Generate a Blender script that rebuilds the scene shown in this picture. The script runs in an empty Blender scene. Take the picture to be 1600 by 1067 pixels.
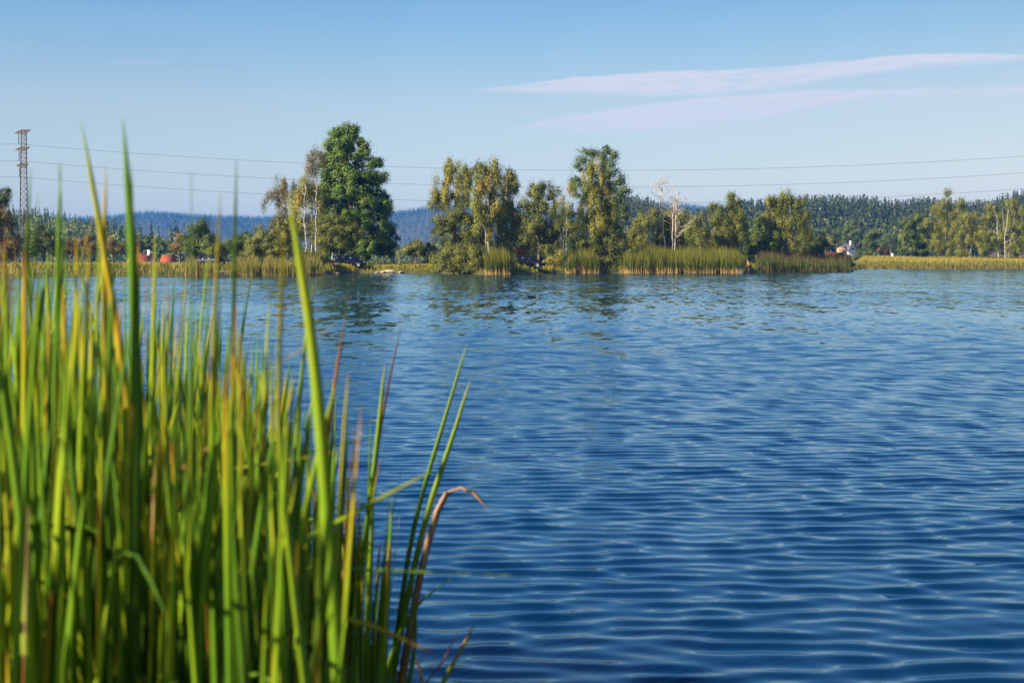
import bpy, math, random
import numpy as np
from mathutils import Vector, Matrix

# ------------------------------------------------------------------ camera, sky, sun, exposure
SC = bpy.context.scene
COL = SC.collection
F, CX, HY, H = 2222.2, 800.0, 406.0, 1.7          # focal length in photo pixels, principal column, horizon row, eye height

cam_d = bpy.data.cameras.new("camera")
cam = bpy.data.objects.new("camera", cam_d)
COL.objects.link(cam)
cam.location = (0, 0, H)
cam.rotation_euler = (math.radians(90), 0, 0)
cam_d.sensor_width = 36.0
cam_d.lens = 50.0
cam_d.shift_y = -(533.5 - HY) / 1600.0
cam_d.clip_start = 0.05
cam_d.clip_end = 12000
cam_d.dof.use_dof = True
cam_d.dof.focus_distance = 175.0
cam_d.dof.aperture_fstop = 5.4
SC.camera = cam

SUN_EL = math.radians(30)
SUN_DIR = Vector((-0.86, -0.51, 0)).normalized() * math.cos(SUN_EL) + Vector((0, 0, math.sin(SUN_EL)))
sun_d = bpy.data.lights.new("sun", 'SUN')
sun_d.energy = 5.0
sun_d.angle = math.radians(0.5)
sun_d.color = (1.0, 0.86, 0.64)
sun = bpy.data.objects.new("sun", sun_d)
COL.objects.link(sun)
sun.rotation_euler = SUN_DIR.to_track_quat('Z', 'Y').to_euler()
sun.location = (-30, -30, 40)

SC.view_settings.view_transform = 'Standard'
SC.view_settings.look = 'None'
SC.view_settings.exposure = 1.0
SC.view_settings.gamma = 1.0
SC.cycles.max_bounces = 8
SC.cycles.transparent_max_bounces = 8
SC.cycles.volume_bounces = 1
SC.cycles.use_denoising = True
SC.cycles.caustics_reflective = False
SC.cycles.caustics_refractive = False


def build_world():
    w = bpy.data.worlds.new("World")
    SC.world = w
    w.use_nodes = True
    nt = w.node_tree
    nt.nodes.clear()
    N, L = nt.nodes.new, nt.links.new
    out = N('ShaderNodeOutputWorld')
    bg = N('ShaderNodeBackground')
    bg.inputs['Strength'].default_value = 0.0745
    sky = N('ShaderNodeTexSky')
    sky.sky_type = 'NISHITA'
    sky.sun_disc = False
    sky.sun_elevation = SUN_EL
    sky.sun_rotation = math.atan2(SUN_DIR.x, SUN_DIR.y)
    sky.altitude = 300
    sky.air_density = 1.0
    sky.dust_density = 0.2
    sky.ozone_density = 1.0
    tc = N('ShaderNodeTexCoord')
    sep = N('ShaderNodeSeparateXYZ')
    L(tc.outputs['Generated'], sep.inputs[0])

    def m(op, a, b=None, c=None, clamp=False):
        n = N('ShaderNodeMath')
        n.operation = op
        n.use_clamp = clamp
        for i, v in enumerate((a, b, c)):
            if v is None:
                continue
            if isinstance(v, (int, float)):
                n.inputs[i].default_value = v
            else:
                L(v, n.inputs[i])
        return n.outputs[0]
    az = m('ARCTAN2', sep.outputs['X'], sep.outputs['Y'])
    el = m('ARCSINE', sep.outputs['Z'])

    def curve(pts, val):
        # cloud edge: bearing -> elevation, both in photo pixels turned to angles
        n = N('ShaderNodeFloatCurve')
        mp = n.mapping
        c = mp.curves[0]
        xs = [((math.atan((p[0] - CX) / F)) + 0.6) / 1.2 for p in pts]
        ys = [math.atan((HY - p[1]) / math.hypot(F, p[0] - CX)) / 0.2 for p in pts]
        while len(c.points) < len(pts):
            c.points.new(0.5, 0.5)
        for q, x, y in zip(c.points, xs, ys):
            q.location = (x, y)
            q.handle_type = 'VECTOR'
        mp.update()
        x01 = m('MULTIPLY', m('ADD', val, 0.6), 1 / 1.2)
        L(x01, n.inputs['Value'])
        return m('MULTIPLY', n.outputs[0], 0.2)
    # noise stretched along the bearing
    cmb = N('ShaderNodeCombineXYZ')
    L(m('MULTIPLY', az, 9.0), cmb.inputs[0])
    L(m('MULTIPLY', el, 120.0), cmb.inputs[1])
    nz = N('ShaderNodeTexNoise')
    nz.inputs['Scale'].default_value = 1.0
    nz.inputs['Detail'].default_value = 7.0
    nz.inputs['Roughness'].default_value = 0.62
    L(cmb.outputs[0], nz.inputs['Vector'])
    cmb2 = N('ShaderNodeCombineXYZ')
    L(m('MULTIPLY', az, 26.0), cmb2.inputs[0])
    L(m('ADD', m('MULTIPLY', el, 60.0), m('MULTIPLY', az, -14.0)), cmb2.inputs[1])
    nz2 = N('ShaderNodeTexNoise')
    nz2.inputs['Scale'].default_value = 1.0
    nz2.inputs['Detail'].default_value = 6.0
    L(cmb2.outputs[0], nz2.inputs['Vector'])
    cmb3 = N('ShaderNodeCombineXYZ')
    L(m('MULTIPLY', az, 34.0), cmb3.inputs[0])
    L(m('ADD', m('MULTIPLY', el, 330.0), m('MULTIPLY', az, -30.0)), cmb3.inputs[1])
    nz3 = N('ShaderNodeTexNoise')
    nz3.inputs['Scale'].default_value = 1.0
    nz3.inputs['Detail'].default_value = 8.0
    nz3.inputs['Roughness'].default_value = 0.65
    L(cmb3.outputs[0], nz3.inputs['Vector'])
    fib = m('MULTIPLY', m('SUBTRACT', nz3.outputs[0], 0.5), 2.4)
    wob = m('MULTIPLY', m('SUBTRACT', nz2.outputs[0], 0.5), 0.004)
    wob2 = m('MULTIPLY', m('SUBTRACT', nz.outputs[0], 0.5), 0.013)

    def band(top, bot, st, sb):
        a = m('DIVIDE', m('SUBTRACT', m('ADD', curve(top, az), wob), el), st, clamp=True)
        b = m('DIVIDE', m('SUBTRACT', el, m('ADD', curve(bot, az), wob2)), sb, clamp=True)
        return m('MINIMUM', a, b)
    b1 = band([(100, 150), (720, 143), (900, 119), (1050, 110), (1200, 106), (1300, 96), (1400, 85), (1500, 81), (1620, 86), (1900, 110)],
              [(100, 150), (720, 143), (850, 152), (1000, 156), (1150, 150), (1300, 130), (1450, 112), (1600, 99), (1900, 106)], 0.0018, 0.0055)
    b2 = band([(100, 230), (760, 206), (900, 176), (1000, 163), (1100, 150), (1250, 138), (1600, 133), (1900, 128)],
              [(100, 230), (760, 206), (900, 214), (1050, 212), (1200, 195), (1300, 172), (1400, 160), (1600, 152), (1900, 144)], 0.0028, 0.0075)
    b3 = band([(60, 104), (130, 101), (220, 95), (300, 93), (360, 96), (1900, 96)],
              [(60, 104), (130, 103), (220, 100), (300, 97), (360, 96), (1900, 96)], 0.002, 0.003)
    thin = m('MULTIPLY', m('SUBTRACT', nz.outputs[0], 0.56, clamp=True), 1.2, clamp=True)
    front = m('GREATER_THAN', sep.outputs['Y'], 0.05)
    body = m('ADD', 0.92, m('ADD', m('MULTIPLY', m('SUBTRACT', nz.outputs[0], 0.5), 1.5), fib))
    cov = m('ADD', m('MULTIPLY', m('MAXIMUM', m('MULTIPLY', b1, 1.0), m('MULTIPLY', b2, 1.0)), body), m('MULTIPLY', b3, 0.55))
    cov = m('MULTIPLY', cov, front)
    cov = m('ADD', cov, m('MULTIPLY', thin, 0.3), clamp=True)
    # clear-sky tint by elevation; bluer above the view, added to colour the water reflections
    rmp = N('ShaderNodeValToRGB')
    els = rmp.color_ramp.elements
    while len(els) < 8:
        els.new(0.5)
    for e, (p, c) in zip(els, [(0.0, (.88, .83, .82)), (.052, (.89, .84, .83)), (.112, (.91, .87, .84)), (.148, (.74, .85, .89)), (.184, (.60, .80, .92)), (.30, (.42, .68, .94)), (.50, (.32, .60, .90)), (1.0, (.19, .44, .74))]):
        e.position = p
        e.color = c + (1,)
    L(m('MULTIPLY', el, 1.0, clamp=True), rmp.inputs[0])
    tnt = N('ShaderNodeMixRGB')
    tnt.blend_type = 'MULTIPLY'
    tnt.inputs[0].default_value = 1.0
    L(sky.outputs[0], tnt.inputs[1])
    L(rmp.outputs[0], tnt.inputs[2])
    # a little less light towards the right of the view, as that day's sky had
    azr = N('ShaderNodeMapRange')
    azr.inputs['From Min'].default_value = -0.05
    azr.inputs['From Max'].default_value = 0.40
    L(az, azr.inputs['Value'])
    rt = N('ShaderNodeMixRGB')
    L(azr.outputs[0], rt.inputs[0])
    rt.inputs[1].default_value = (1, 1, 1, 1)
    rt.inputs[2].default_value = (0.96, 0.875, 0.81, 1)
    tn2 = N('ShaderNodeMixRGB')
    tn2.blend_type = 'MULTIPLY'
    tn2.inputs[0].default_value = 1.0
    # sky above the view boosted to brighten the blue reflected in the water
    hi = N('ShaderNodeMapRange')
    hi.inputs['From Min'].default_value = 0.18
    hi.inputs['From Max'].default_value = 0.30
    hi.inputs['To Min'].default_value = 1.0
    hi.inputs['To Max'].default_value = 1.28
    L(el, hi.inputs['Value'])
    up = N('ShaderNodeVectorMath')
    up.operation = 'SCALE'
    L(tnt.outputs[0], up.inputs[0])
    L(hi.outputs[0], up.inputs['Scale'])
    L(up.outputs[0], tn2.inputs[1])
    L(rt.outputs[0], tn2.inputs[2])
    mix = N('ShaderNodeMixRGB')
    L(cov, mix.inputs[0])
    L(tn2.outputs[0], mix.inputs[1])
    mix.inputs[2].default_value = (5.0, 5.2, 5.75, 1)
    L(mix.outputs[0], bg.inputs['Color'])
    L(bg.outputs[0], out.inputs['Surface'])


build_world()

# ------------------------------------------------------------------ helpers
RNG = np.random.default_rng(7)
random.seed(7)


def P(px, py, D):
    return np.array(((px - CX) * D / F, D, H + (HY - py) * D / F))


def sstep(a, b, x):
    t = np.clip((x - a) / (b - a), 0, 1)
    return t * t * (3 - 2 * t)


def np_mesh(name, verts, faces, mats, attrs=None, smooth=False, fmat=None):
    """faces: list of int arrays (M,3) or (M,4)"""
    me = bpy.data.meshes.new(name)
    verts = np.asarray(verts, dtype=np.float32)
    me.vertices.add(len(verts))
    me.vertices.foreach_set("co", verts.ravel())
    faces = [np.asarray(f, dtype=np.int32) for f in faces if len(f)]
    loops = np.concatenate([f.ravel() for f in faces])
    tot = np.concatenate([np.full(len(f), f.shape[1], dtype=np.int32) for f in faces])
    start = np.concatenate([[0], np.cumsum(tot)[:-1]]).astype(np.int32)
    me.loops.add(len(loops))
    me.loops.foreach_set("vertex_index", loops)
    me.polygons.add(len(tot))
    me.polygons.foreach_set("loop_start", start)
    me.polygons.foreach_set("loop_total", tot)
    if fmat is not None:
        me.polygons.foreach_set("material_index", np.asarray(fmat, dtype=np.int32))
    for k, v in (attrs or {}).items():
        a = me.attributes.new(k, 'FLOAT', 'POINT')
        a.data.foreach_set("value", np.asarray(v, dtype=np.float32))
    me.update(calc_edges=True)
    if smooth:
        me.polygons.foreach_set("use_smooth", np.ones(len(tot), dtype=bool))
    for mt in (mats if isinstance(mats, (list, tuple)) else [mats]):
        me.materials.append(mt)
    return me


def link(name, me, parent=None, loc=None):
    o = bpy.data.objects.new(name, me)
    COL.objects.link(o)
    if parent is not None:
        o.parent = parent
    if loc is not None:
        o.location = loc
    return o


def tag(o, label=None, cat=None, group=None, kind=None):
    if label: o['label'] = label
    if cat: o['category'] = cat
    if group: o['group'] = group
    if kind: o['kind'] = kind
    return o


def empty(name, loc, rz=0.0, label=None, cat=None, group=None):
    o = bpy.data.objects.new(name, None)
    COL.objects.link(o)
    o.empty_display_size = 0.2
    o.location = loc
    o.rotation_euler = (0, 0, rz)
    return tag(o, label, cat, group)


class Geo:
    """collects pieces of ONE part's mesh"""
    def __init__(self):
        self.v, self.f3, self.f4, self.n = [], [], [], 0
        self.a = {}

    def add(self, v, f4=None, f3=None, **attrs):
        v = np.asarray(v, dtype=float)
        self.v.append(v)
        if f4 is not None and len(f4): self.f4.append(np.asarray(f4) + self.n)
        if f3 is not None and len(f3): self.f3.append(np.asarray(f3) + self.n)
        for k, x in attrs.items():
            self.a.setdefault(k, []).append(np.broadcast_to(np.asarray(x, float), (len(v),)))
        self.n += len(v)
        return self

    def tube(self, pts, rad, n=6, cap=True, **attrs):
        pts = np.asarray(pts, float)
        rad = np.broadcast_to(np.asarray(rad, float), (len(pts),))
        tan = np.gradient(pts, axis=0)
        tan /= np.linalg.norm(tan, axis=1)[:, None] + 1e-12
        ref = np.array((0, 1, 0.0)) if abs(tan[0][1]) < 0.9 else np.array((1, 0, 0.0))
        u = np.cross(tan, ref); u /= np.linalg.norm(u, axis=1)[:, None] + 1e-12
        w = np.cross(tan, u)
        ang = np.linspace(0, 2 * np.pi, n, endpoint=False)
        V = pts[:, None, :] + rad[:, None, None] * (np.cos(ang)[None, :, None] * u[:, None, :] + np.sin(ang)[None, :, None] * w[:, None, :])
        V = V.reshape(-1, 3)
        k = len(pts)
        i = np.arange(k - 1)[:, None] * n
        j = np.arange(n)[None, :]
        j2 = (j + 1) % n
        f4 = np.stack([i + j, i + j2, i + n + j2, i + n + j], -1).reshape(-1, 4)
        f3 = []
        if cap:
            V = np.vstack([V, pts[0], pts[-1]])
            a, b = len(V) - 2, len(V) - 1
            jj = np.arange(n)
            f3 = np.vstack([np.stack([np.full(n, a), (jj + 1) % n, jj], 1),
                            np.stack([np.full(n, b), (k - 1) * n + jj, (k - 1) * n + (jj + 1) % n], 1)])
        return self.add(V, f4, f3, **attrs)

    def box(self, lo, hi, M=None, **attrs):
        lo, hi = np.array(lo, float), np.array(hi, float)
        c = np.array([(x, y, z) for x in (0, 1) for y in (0, 1) for z in (0, 1)], float)
        v = lo + c * (hi - lo)
        if M is not None:
            v = v @ np.array(M)[:3, :3].T + np.array(M)[:3, 3]
        f = [(0, 1, 3, 2), (4, 6, 7, 5), (0, 4, 5, 1), (2, 3, 7, 6), (0, 2, 6, 4), (1, 5, 7, 3)]
        return self.add(v, f, **attrs)

    def mesh(self, name, mats, smooth=False):
        v = np.vstack(self.v)
        fs = []
        if self.f4: fs.append(np.vstack(self.f4))
        if self.f3: fs.append(np.vstack(self.f3))
        return np_mesh(name, v, fs, mats, {k: np.concatenate(x) for k, x in self.a.items()}, smooth)

    def build(self, name, mats, parent=None, smooth=False):
        return link(name, self.mesh(name, mats, smooth), parent)


# ------------------------------------------------------------------ materials
def new_mat(name):
    m = bpy.data.materials.new(name)
    m.use_nodes = True
    nt = m.node_tree
    b = nt.nodes['Principled BSDF']
    return m, nt, b


def simple(name, col, rough=0.6, metal=0.0, noise=0.0, scale=8.0, spec=0.5):
    m, nt, b = new_mat(name)
    b.inputs['Roughness'].default_value = rough
    b.inputs['Metallic'].default_value = metal
    b.inputs['Specular IOR Level'].default_value = spec
    if noise:
        tc = nt.nodes.new('ShaderNodeTexCoord')
        nz = nt.nodes.new('ShaderNodeTexNoise')
        nz.inputs['Scale'].default_value = scale
        nz.inputs['Detail'].default_value = 6
        nt.links.new(tc.outputs['Object'], nz.inputs['Vector'])
        cr = nt.nodes.new('ShaderNodeValToRGB')
        cr.color_ramp.elements[0].position = 0.3
        cr.color_ramp.elements[1].position = 0.7
        cr.color_ramp.elements[0].color = tuple(c * (1 - noise) for c in col) + (1,)
        cr.color_ramp.elements[1].color = tuple(min(1, c * (1 + noise)) for c in col) + (1,)
        nt.links.new(nz.outputs[0], cr.inputs[0])
        nt.links.new(cr.outputs[0], b.inputs['Base Color'])
    else:
        b.inputs['Base Color'].default_value = tuple(col) + (1,)
    return m


def leafy(name, stops, trans=0.2, attr='tint', gloss=0.35, rough=0.5, mottle=False):
    """leaf material: colour from a per-leaf attribute through a ramp; some light passes through"""
    m, nt, b = new_mat(name)
    at = nt.nodes.new('ShaderNodeAttribute')
    at.attribute_name = attr
    cr = nt.nodes.new('ShaderNodeValToRGB')
    els = cr.color_ramp.elements
    while len(els) < len(stops):
        els.new(0.5)
    for e, (p, c) in zip(els, stops):
        e.position = p
        e.color = tuple(c) + (1,)
    if mottle:
        # streaks along the blade and small blemishes
        tc = nt.nodes.new('ShaderNodeTexCoord')
        add = at.outputs['Fac']
        for sc_, k_, de in (((70, 70, 2.2), .24, 3), ((22, 22, 11), .16, 5)):
            mp = nt.nodes.new('ShaderNodeMapping')
            mp.inputs['Scale'].default_value = sc_
            nz = nt.nodes.new('ShaderNodeTexNoise')
            nz.inputs['Scale'].default_value = 1.0
            nz.inputs['Detail'].default_value = de
            nt.links.new(tc.outputs['Object'], mp.inputs[0])
            nt.links.new(mp.outputs[0], nz.inputs['Vector'])
            ma = nt.nodes.new('ShaderNodeMath')
            ma.operation = 'MULTIPLY_ADD'
            ma.inputs[1].default_value = k_
            nt.links.new(nz.outputs[0], ma.inputs[0])
            sb = nt.nodes.new('ShaderNodeMath')
            sb.operation = 'SUBTRACT'
            sb.inputs[1].default_value = k_ * .5
            nt.links.new(add, sb.inputs[0])
            nt.links.new(sb.outputs[0], ma.inputs[2])
            add = ma.outputs[0]
        nt.links.new(add, cr.inputs[0])
    else:
        nt.links.new(at.outputs['Fac'], cr.inputs[0])
    nt.links.new(cr.outputs[0], b.inputs['Base Color'])
    b.inputs['Roughness'].default_value = rough
    b.inputs['Specular IOR Level'].default_value = gloss
    tr = nt.nodes.new('ShaderNodeBsdfTranslucent')
    nt.links.new(cr.outputs[0], tr.inputs['Color'])
    mx = nt.nodes.new('ShaderNodeMixShader')
    mx.inputs[0].default_value = trans
    nt.links.new(b.outputs[0], mx.inputs[1])
    nt.links.new(tr.outputs[0], mx.inputs[2])
    nt.links.new(mx.outputs[0], nt.nodes['Material Output'].inputs['Surface'])
    return m


M = {}
M['maple'] = leafy('maple_leaves', [(0, (0.044, 0.094, 0.014)), (0.5, (0.117, 0.200, 0.020)), (0.9, (0.241, 0.310, 0.028)), (1, (0.331, 0.359, 0.041))])
M['poplar'] = leafy('poplar_leaves', [(0, (0.046, 0.099, 0.032)), (0.5, (0.113, 0.178, 0.053)), (1, (0.238, 0.277, 0.079))])
M['birch'] = leafy('birch_leaves', [(0, (0.090, 0.117, 0.016)), (0.5, (0.228, 0.241, 0.028)), (0.85, (0.373, 0.324, 0.039)), (1, (0.469, 0.304, 0.055))], trans=0.2)
M['rusty'] = leafy('rusty_birch_leaves', [(0, (0.125, 0.105, 0.020)), (0.5, (0.25, 0.19, 0.040)), (1, (0.34, 0.20, 0.06))], trans=0.2)
M['willow'] = leafy('willow_leaves', [(0, (0.076, 0.099, 0.015)), (0.5, (0.186, 0.200, 0.025)), (1, (0.317, 0.283, 0.039))])
M['oak'] = leafy('oak_leaves', [(0, (0.041, 0.077, 0.016)), (0.5, (0.113, 0.163, 0.025)), (1, (0.235, 0.248, 0.044))])
M['lime'] = leafy('pale_leaves', [(0, (0.10, 0.12, 0.03)), (0.5, (0.17, 0.19, 0.05)), (1, (0.25, 0.24, 0.08))])
M['orange'] = leafy('orange_leaves', [(0, (0.16, 0.07, 0.02)), (0.5, (0.28, 0.11, 0.03)), (1, (0.34, 0.18, 0.05))])
M['far_conifer'] = leafy('far_conifer_needles', [(0, (0.020, 0.044, 0.020)), (0.5, (0.044, 0.081, 0.031)), (1, (0.094, 0.127, 0.040))], trans=0.1)
M['conifer'] = leafy('conifer_needles', [(0, (0.028, 0.044, 0.012)), (0.5, (0.064, 0.084, 0.022)), (1, (0.125, 0.130, 0.030))], trans=0.1)
M['grass'] = leafy('meadow_grass_blades', [(0, (0.12, 0.17, 0.018)), (0.4, (0.26, 0.26, 0.028)), (0.75, (0.46, 0.35, 0.05)), (1, (0.58, 0.4, 0.12))], trans=0.3, gloss=0.2)
M['reed'] = leafy('reed_stalks', [(0, (0.75, 0.50, 0.22)), (0.24, (0.62, 0.38, 0.12)), (0.33, (0.085, 0.11, 0.014)), (0.7, (0.135, 0.16, 0.015)), (0.9, (0.23, 0.21, 0.022)), (1, (0.3, 0.23, 0.05))], trans=0.3, gloss=0.2)
M['reed_dry'] = leafy('dry_reed_stalks', [(0, (0.52, 0.36, 0.15)), (0.28, (0.42, 0.29, 0.09)), (0.45, (0.17, 0.18, 0.028)), (0.8, (0.26, 0.23, 0.04)), (1, (0.36, 0.26, 0.09))], trans=0.25, gloss=0.2)
M['reed_plume'] = leafy('plumed_reed_stalks', [(0, (0.50, 0.32, 0.14)), (0.25, (0.34, 0.24, 0.08)), (0.4, (0.085, 0.13, 0.018)), (0.7, (0.125, 0.165, 0.025)), (0.88, (0.16, 0.085, 0.04)), (1, (0.22, 0.12, 0.07))], trans=0.3, gloss=0.2)
M['cattail'] = leafy('cattail_leaf', [(0, (0.020, 0.055, 0.006)), (0.3, (0.115, 0.26, 0.010)), (0.55, (0.28, 0.41, 0.014)), (0.70, (0.50, 0.40, 0.016)), (0.82, (0.50, 0.19, 0.03)), (0.92, (0.30, 0.12, 0.04)), (1, (0.56, 0.36, 0.20))], trans=0.26, gloss=0.3, rough=0.5, mottle=True)


def bark(name, base, dark, scale=1.0, bands=True):
    m, nt, b = new_mat(name)
    tc = nt.nodes.new('ShaderNodeTexCoord')
    mp = nt.nodes.new('ShaderNodeMapping')
    mp.inputs['Scale'].default_value = (1.2, 1.2, 5.0) if bands else (6, 6, 1.2)
    nz = nt.nodes.new('ShaderNodeTexNoise')
    nz.inputs['Scale'].default_value = scale
    nz.inputs['Detail'].default_value = 5
    cr = nt.nodes.new('ShaderNodeValToRGB')
    cr.color_ramp.elements[0].position = 0.38
    cr.color_ramp.elements[1].position = 0.52
    cr.color_ramp.elements[0].color = tuple(dark) + (1,)
    cr.color_ramp.elements[1].color = tuple(base) + (1,)
    nt.links.new(tc.outputs['Object'], mp.inputs[0])
    nt.links.new(mp.outputs[0], nz.inputs['Vector'])
    nt.links.new(nz.outputs[0], cr.inputs[0])
    nt.links.new(cr.outputs[0], b.inputs['Base Color'])
    b.inputs['Roughness'].default_value = 0.8
    return m


M['bark_birch'] = bark('birch_bark', (0.52, 0.46, 0.385), (0.20, 0.17, 0.14), 0.9)
M['bark_brown'] = bark('brown_bark', (0.16, 0.12, 0.08), (0.06, 0.045, 0.03), 1.0, False)
M['bark_dead'] = bark('bare_bark', (0.60, 0.52, 0.44), (0.32, 0.25, 0.19), 0.8)


def ground_mat():
    m, nt, b = new_mat('ground_soil_and_turf')
    tc = nt.nodes.new('ShaderNodeTexCoord')
    nz = nt.nodes.new('ShaderNodeTexNoise')
    nz.inputs['Scale'].default_value = 0.25
    nz.inputs['Detail'].default_value = 10
    nz.inputs['Roughness'].default_value = 0.7
    nt.links.new(tc.outputs['Object'], nz.inputs['Vector'])
    cr = nt.nodes.new('ShaderNodeValToRGB')
    els = cr.color_ramp.elements
    els.new(0.5)
    for e, (p, c) in zip(els, [(0.3, (0.04, 0.045, 0.012)), (0.5, (0.10, 0.09, 0.02)), (0.72, (0.17, 0.13, 0.05))]):
        e.position = p
        e.color = c + (1,)
    nt.links.new(nz.outputs[0], cr.inputs[0])
    nt.links.new(cr.outputs[0], b.inputs['Base Color'])
    b.inputs['Roughness'].default_value = 0.95
    return m


M['ground'] = ground_mat()


def water_mat():
    m, nt, b = new_mat('lake_water')
    N, L = nt.nodes.new, nt.links.new
    tc = N('ShaderNodeTexCoord')

    def slope(sx, sy, sz, detail):
        mp = N('ShaderNodeMapping')
        mp.inputs['Scale'].default_value = (sx, sy, 1)
        mp.inputs['Location'].default_value = (sz, sz * 2, 0)
        L(tc.outputs['Object'], mp.inputs[0])
        nz = N('ShaderNodeTexNoise')
        nz.inputs['Scale'].default_value = 1.0
        nz.inputs['Detail'].default_value = detail
        nz.inputs['Roughness'].default_value = 0.55
        L(mp.outputs[0], nz.inputs['Vector'])
        v = N('ShaderNodeVectorMath')
        v.operation = 'SUBTRACT'
        L(nz.outputs['Color'], v.inputs[0])
        v.inputs[1].default_value = (0.5, 0.5, 0.5)
        return v.outputs[0]

    def vm(op, a, bb):
        v = N('ShaderNodeVectorMath')
        v.operation = op
        for i, x in enumerate((a, bb)):
            if isinstance(x, tuple): v.inputs[i].default_value = x
            else: L(x, v.inputs[i])
        return v.outputs[0]
    fine = vm('MULTIPLY', slope(3.6, 1.5, 3.0, 2.0), (0.20, 0.42, 0.0))
    broad = vm('MULTIPLY', slope(0.22, 0.35, 11.0, 2.0), (0.04, 0.14, 0.0))
    mid = vm('MULTIPLY', slope(2.2, 0.5, 5.0, 2.0), (0.12, 0.30, 0.0))
    swell = vm('MULTIPLY', slope(1.2, 0.15, 8.0, 2.0), (0.08, 0.22, 0.0))
    at = N('ShaderNodeAttribute'); at.attribute_name = 'chop'
    at2 = N('ShaderNodeAttribute'); at2.attribute_name = 'lean'
    sc = N('ShaderNodeVectorMath'); sc.operation = 'SCALE'
    L(vm('ADD', vm('ADD', fine, broad), vm('ADD', mid, swell)), sc.inputs[0])
    L(at.outputs['Fac'], sc.inputs['Scale'])
    # wave fronts lean towards the near bank, as they travel with the wind
    cm = N('ShaderNodeCombineXYZ')
    L(at2.outputs['Fac'], cm.inputs[1])
    neg = N('ShaderNodeVectorMath'); neg.operation = 'SUBTRACT'
    L(sc.outputs[0], neg.inputs[0]); L(cm.outputs[0], neg.inputs[1])
    geo = N('ShaderNodeNewGeometry')
    nrm = N('ShaderNodeVectorMath'); nrm.operation = 'NORMALIZE'
    L(vm('ADD', geo.outputs['Normal'], neg.outputs[0]), nrm.inputs[0])
    nt.nodes.remove(b)
    body = N('ShaderNodeBsdfDiffuse')
    body.inputs['Color'].default_value = (0.0003, 0.019, 0.060, 1)
    gl = N('ShaderNodeBsdfGlossy')
    gl.inputs['Color'].default_value = (0.72, 0.92, 1.0, 1)
    gl.inputs['Roughness'].default_value = 0.03
    fr = N('ShaderNodeFresnel')
    fr.inputs['IOR'].default_value = 1.58
    for q in (body, gl, fr):
        L(nrm.outputs[0], q.inputs['Normal'])
    mx = N('ShaderNodeMixShader')
    L(fr.outputs[0], mx.inputs[0])
    L(body.outputs[0], mx.inputs[1])
    L(gl.outputs[0], mx.inputs[2])
    L(mx.outputs[0], nt.nodes['Material Output'].inputs['Surface'])
    return m


M['water'] = water_mat()

# ------------------------------------------------------------------ lie of the land
S_PX = [-4000, 0, 480, 515, 560, 680, 750, 800, 880, 940, 1168, 1185, 1328, 1345, 1600, 5000]
S_D = [120, 150, 151, 168, 181, 181, 166, 166, 180, 180, 180, 196, 205, 268, 276, 320]


def shore(px):
    return np.interp(px, S_PX, S_D)


R2 = np.array([(-3000, 330), (-200, 322), (0, 325), (60, 328), (120, 335), (180, 346), (230, 364), (280, 386), (330, 396), (560, 396), (620, 372), (650, 360),
               (700, 356), (940, 338), (970, 314), (1000, 313), (1040, 326), (1070, 334), (1110, 334), (1140, 324), (1165, 319), (1200, 318), (1260, 313),
               (1350, 313), (1400, 320), (1440, 316), (1500, 320), (1545, 322), (1565, 312), (1600, 303), (1700, 290), (2600, 300), (5000, 330)], float)
R3 = np.array([(-3000, 350), (0, 345), (160, 338), (200, 332), (235, 328), (300, 333), (400, 337), (470, 333), (600, 331), (640, 326), (690, 318), (760, 324),
               (900, 332), (960, 330), (1040, 317), (1080, 319), (1110, 324), (1200, 336), (1500, 338), (2600, 345), (5000, 350)], float)


def ground_z(x, y):
    x = np.asarray(x, float); y = np.asarray(y, float)
    yy = np.maximum(y, 1.0)
    px = CX + F * x / yy
    t = y - shore(px)
    right = sstep(1320, 1350, px)
    bank = 0.75 * sstep(-0.3, 5, t) + right * 0.9 * sstep(10, 70, t)
    lake = np.maximum(-1.4, 0.14 * t)
    z = np.where(t > 0, bank, lake)
    dip = sstep(235, 300, y) * (1 - right) + sstep(345, 400, y) * right
    z = np.where(t > 0, z * (1 - dip) - 1.6 * dip, z)
    top2 = H + (HY - np.interp(px, R2[:, 0], R2[:, 1])) * 1000 / F - 19
    z = z + np.maximum(top2, 0) * sstep(520, 1000, y) * (1 - 0.85 * sstep(1150, 1900, y))
    top3 = H + (HY - np.interp(px, R3[:, 0], R3[:, 1])) * 4000 / F - 17
    z = z + np.maximum(top3, 0) * sstep(2500, 4000, y) * (1 - 0.5 * sstep(4200, 6000, y))
    # near bank: under the camera and out to the left below the cattails
    edge = np.interp(x, [-40, -6, -2.5, -0.9, -0.3, 0.3, 3, 40], [9, 6.5, 5.2, 4.4, 3.4, 2.2, 1.6, 1.2])
    q = y - edge
    near = np.where(q < 0, 0.30 * sstep(0.0, 3.0, -q), np.maximum(-1.4, -0.22 * q))
    return np.where(y < 60, np.maximum(near, -1.4), z)


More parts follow.
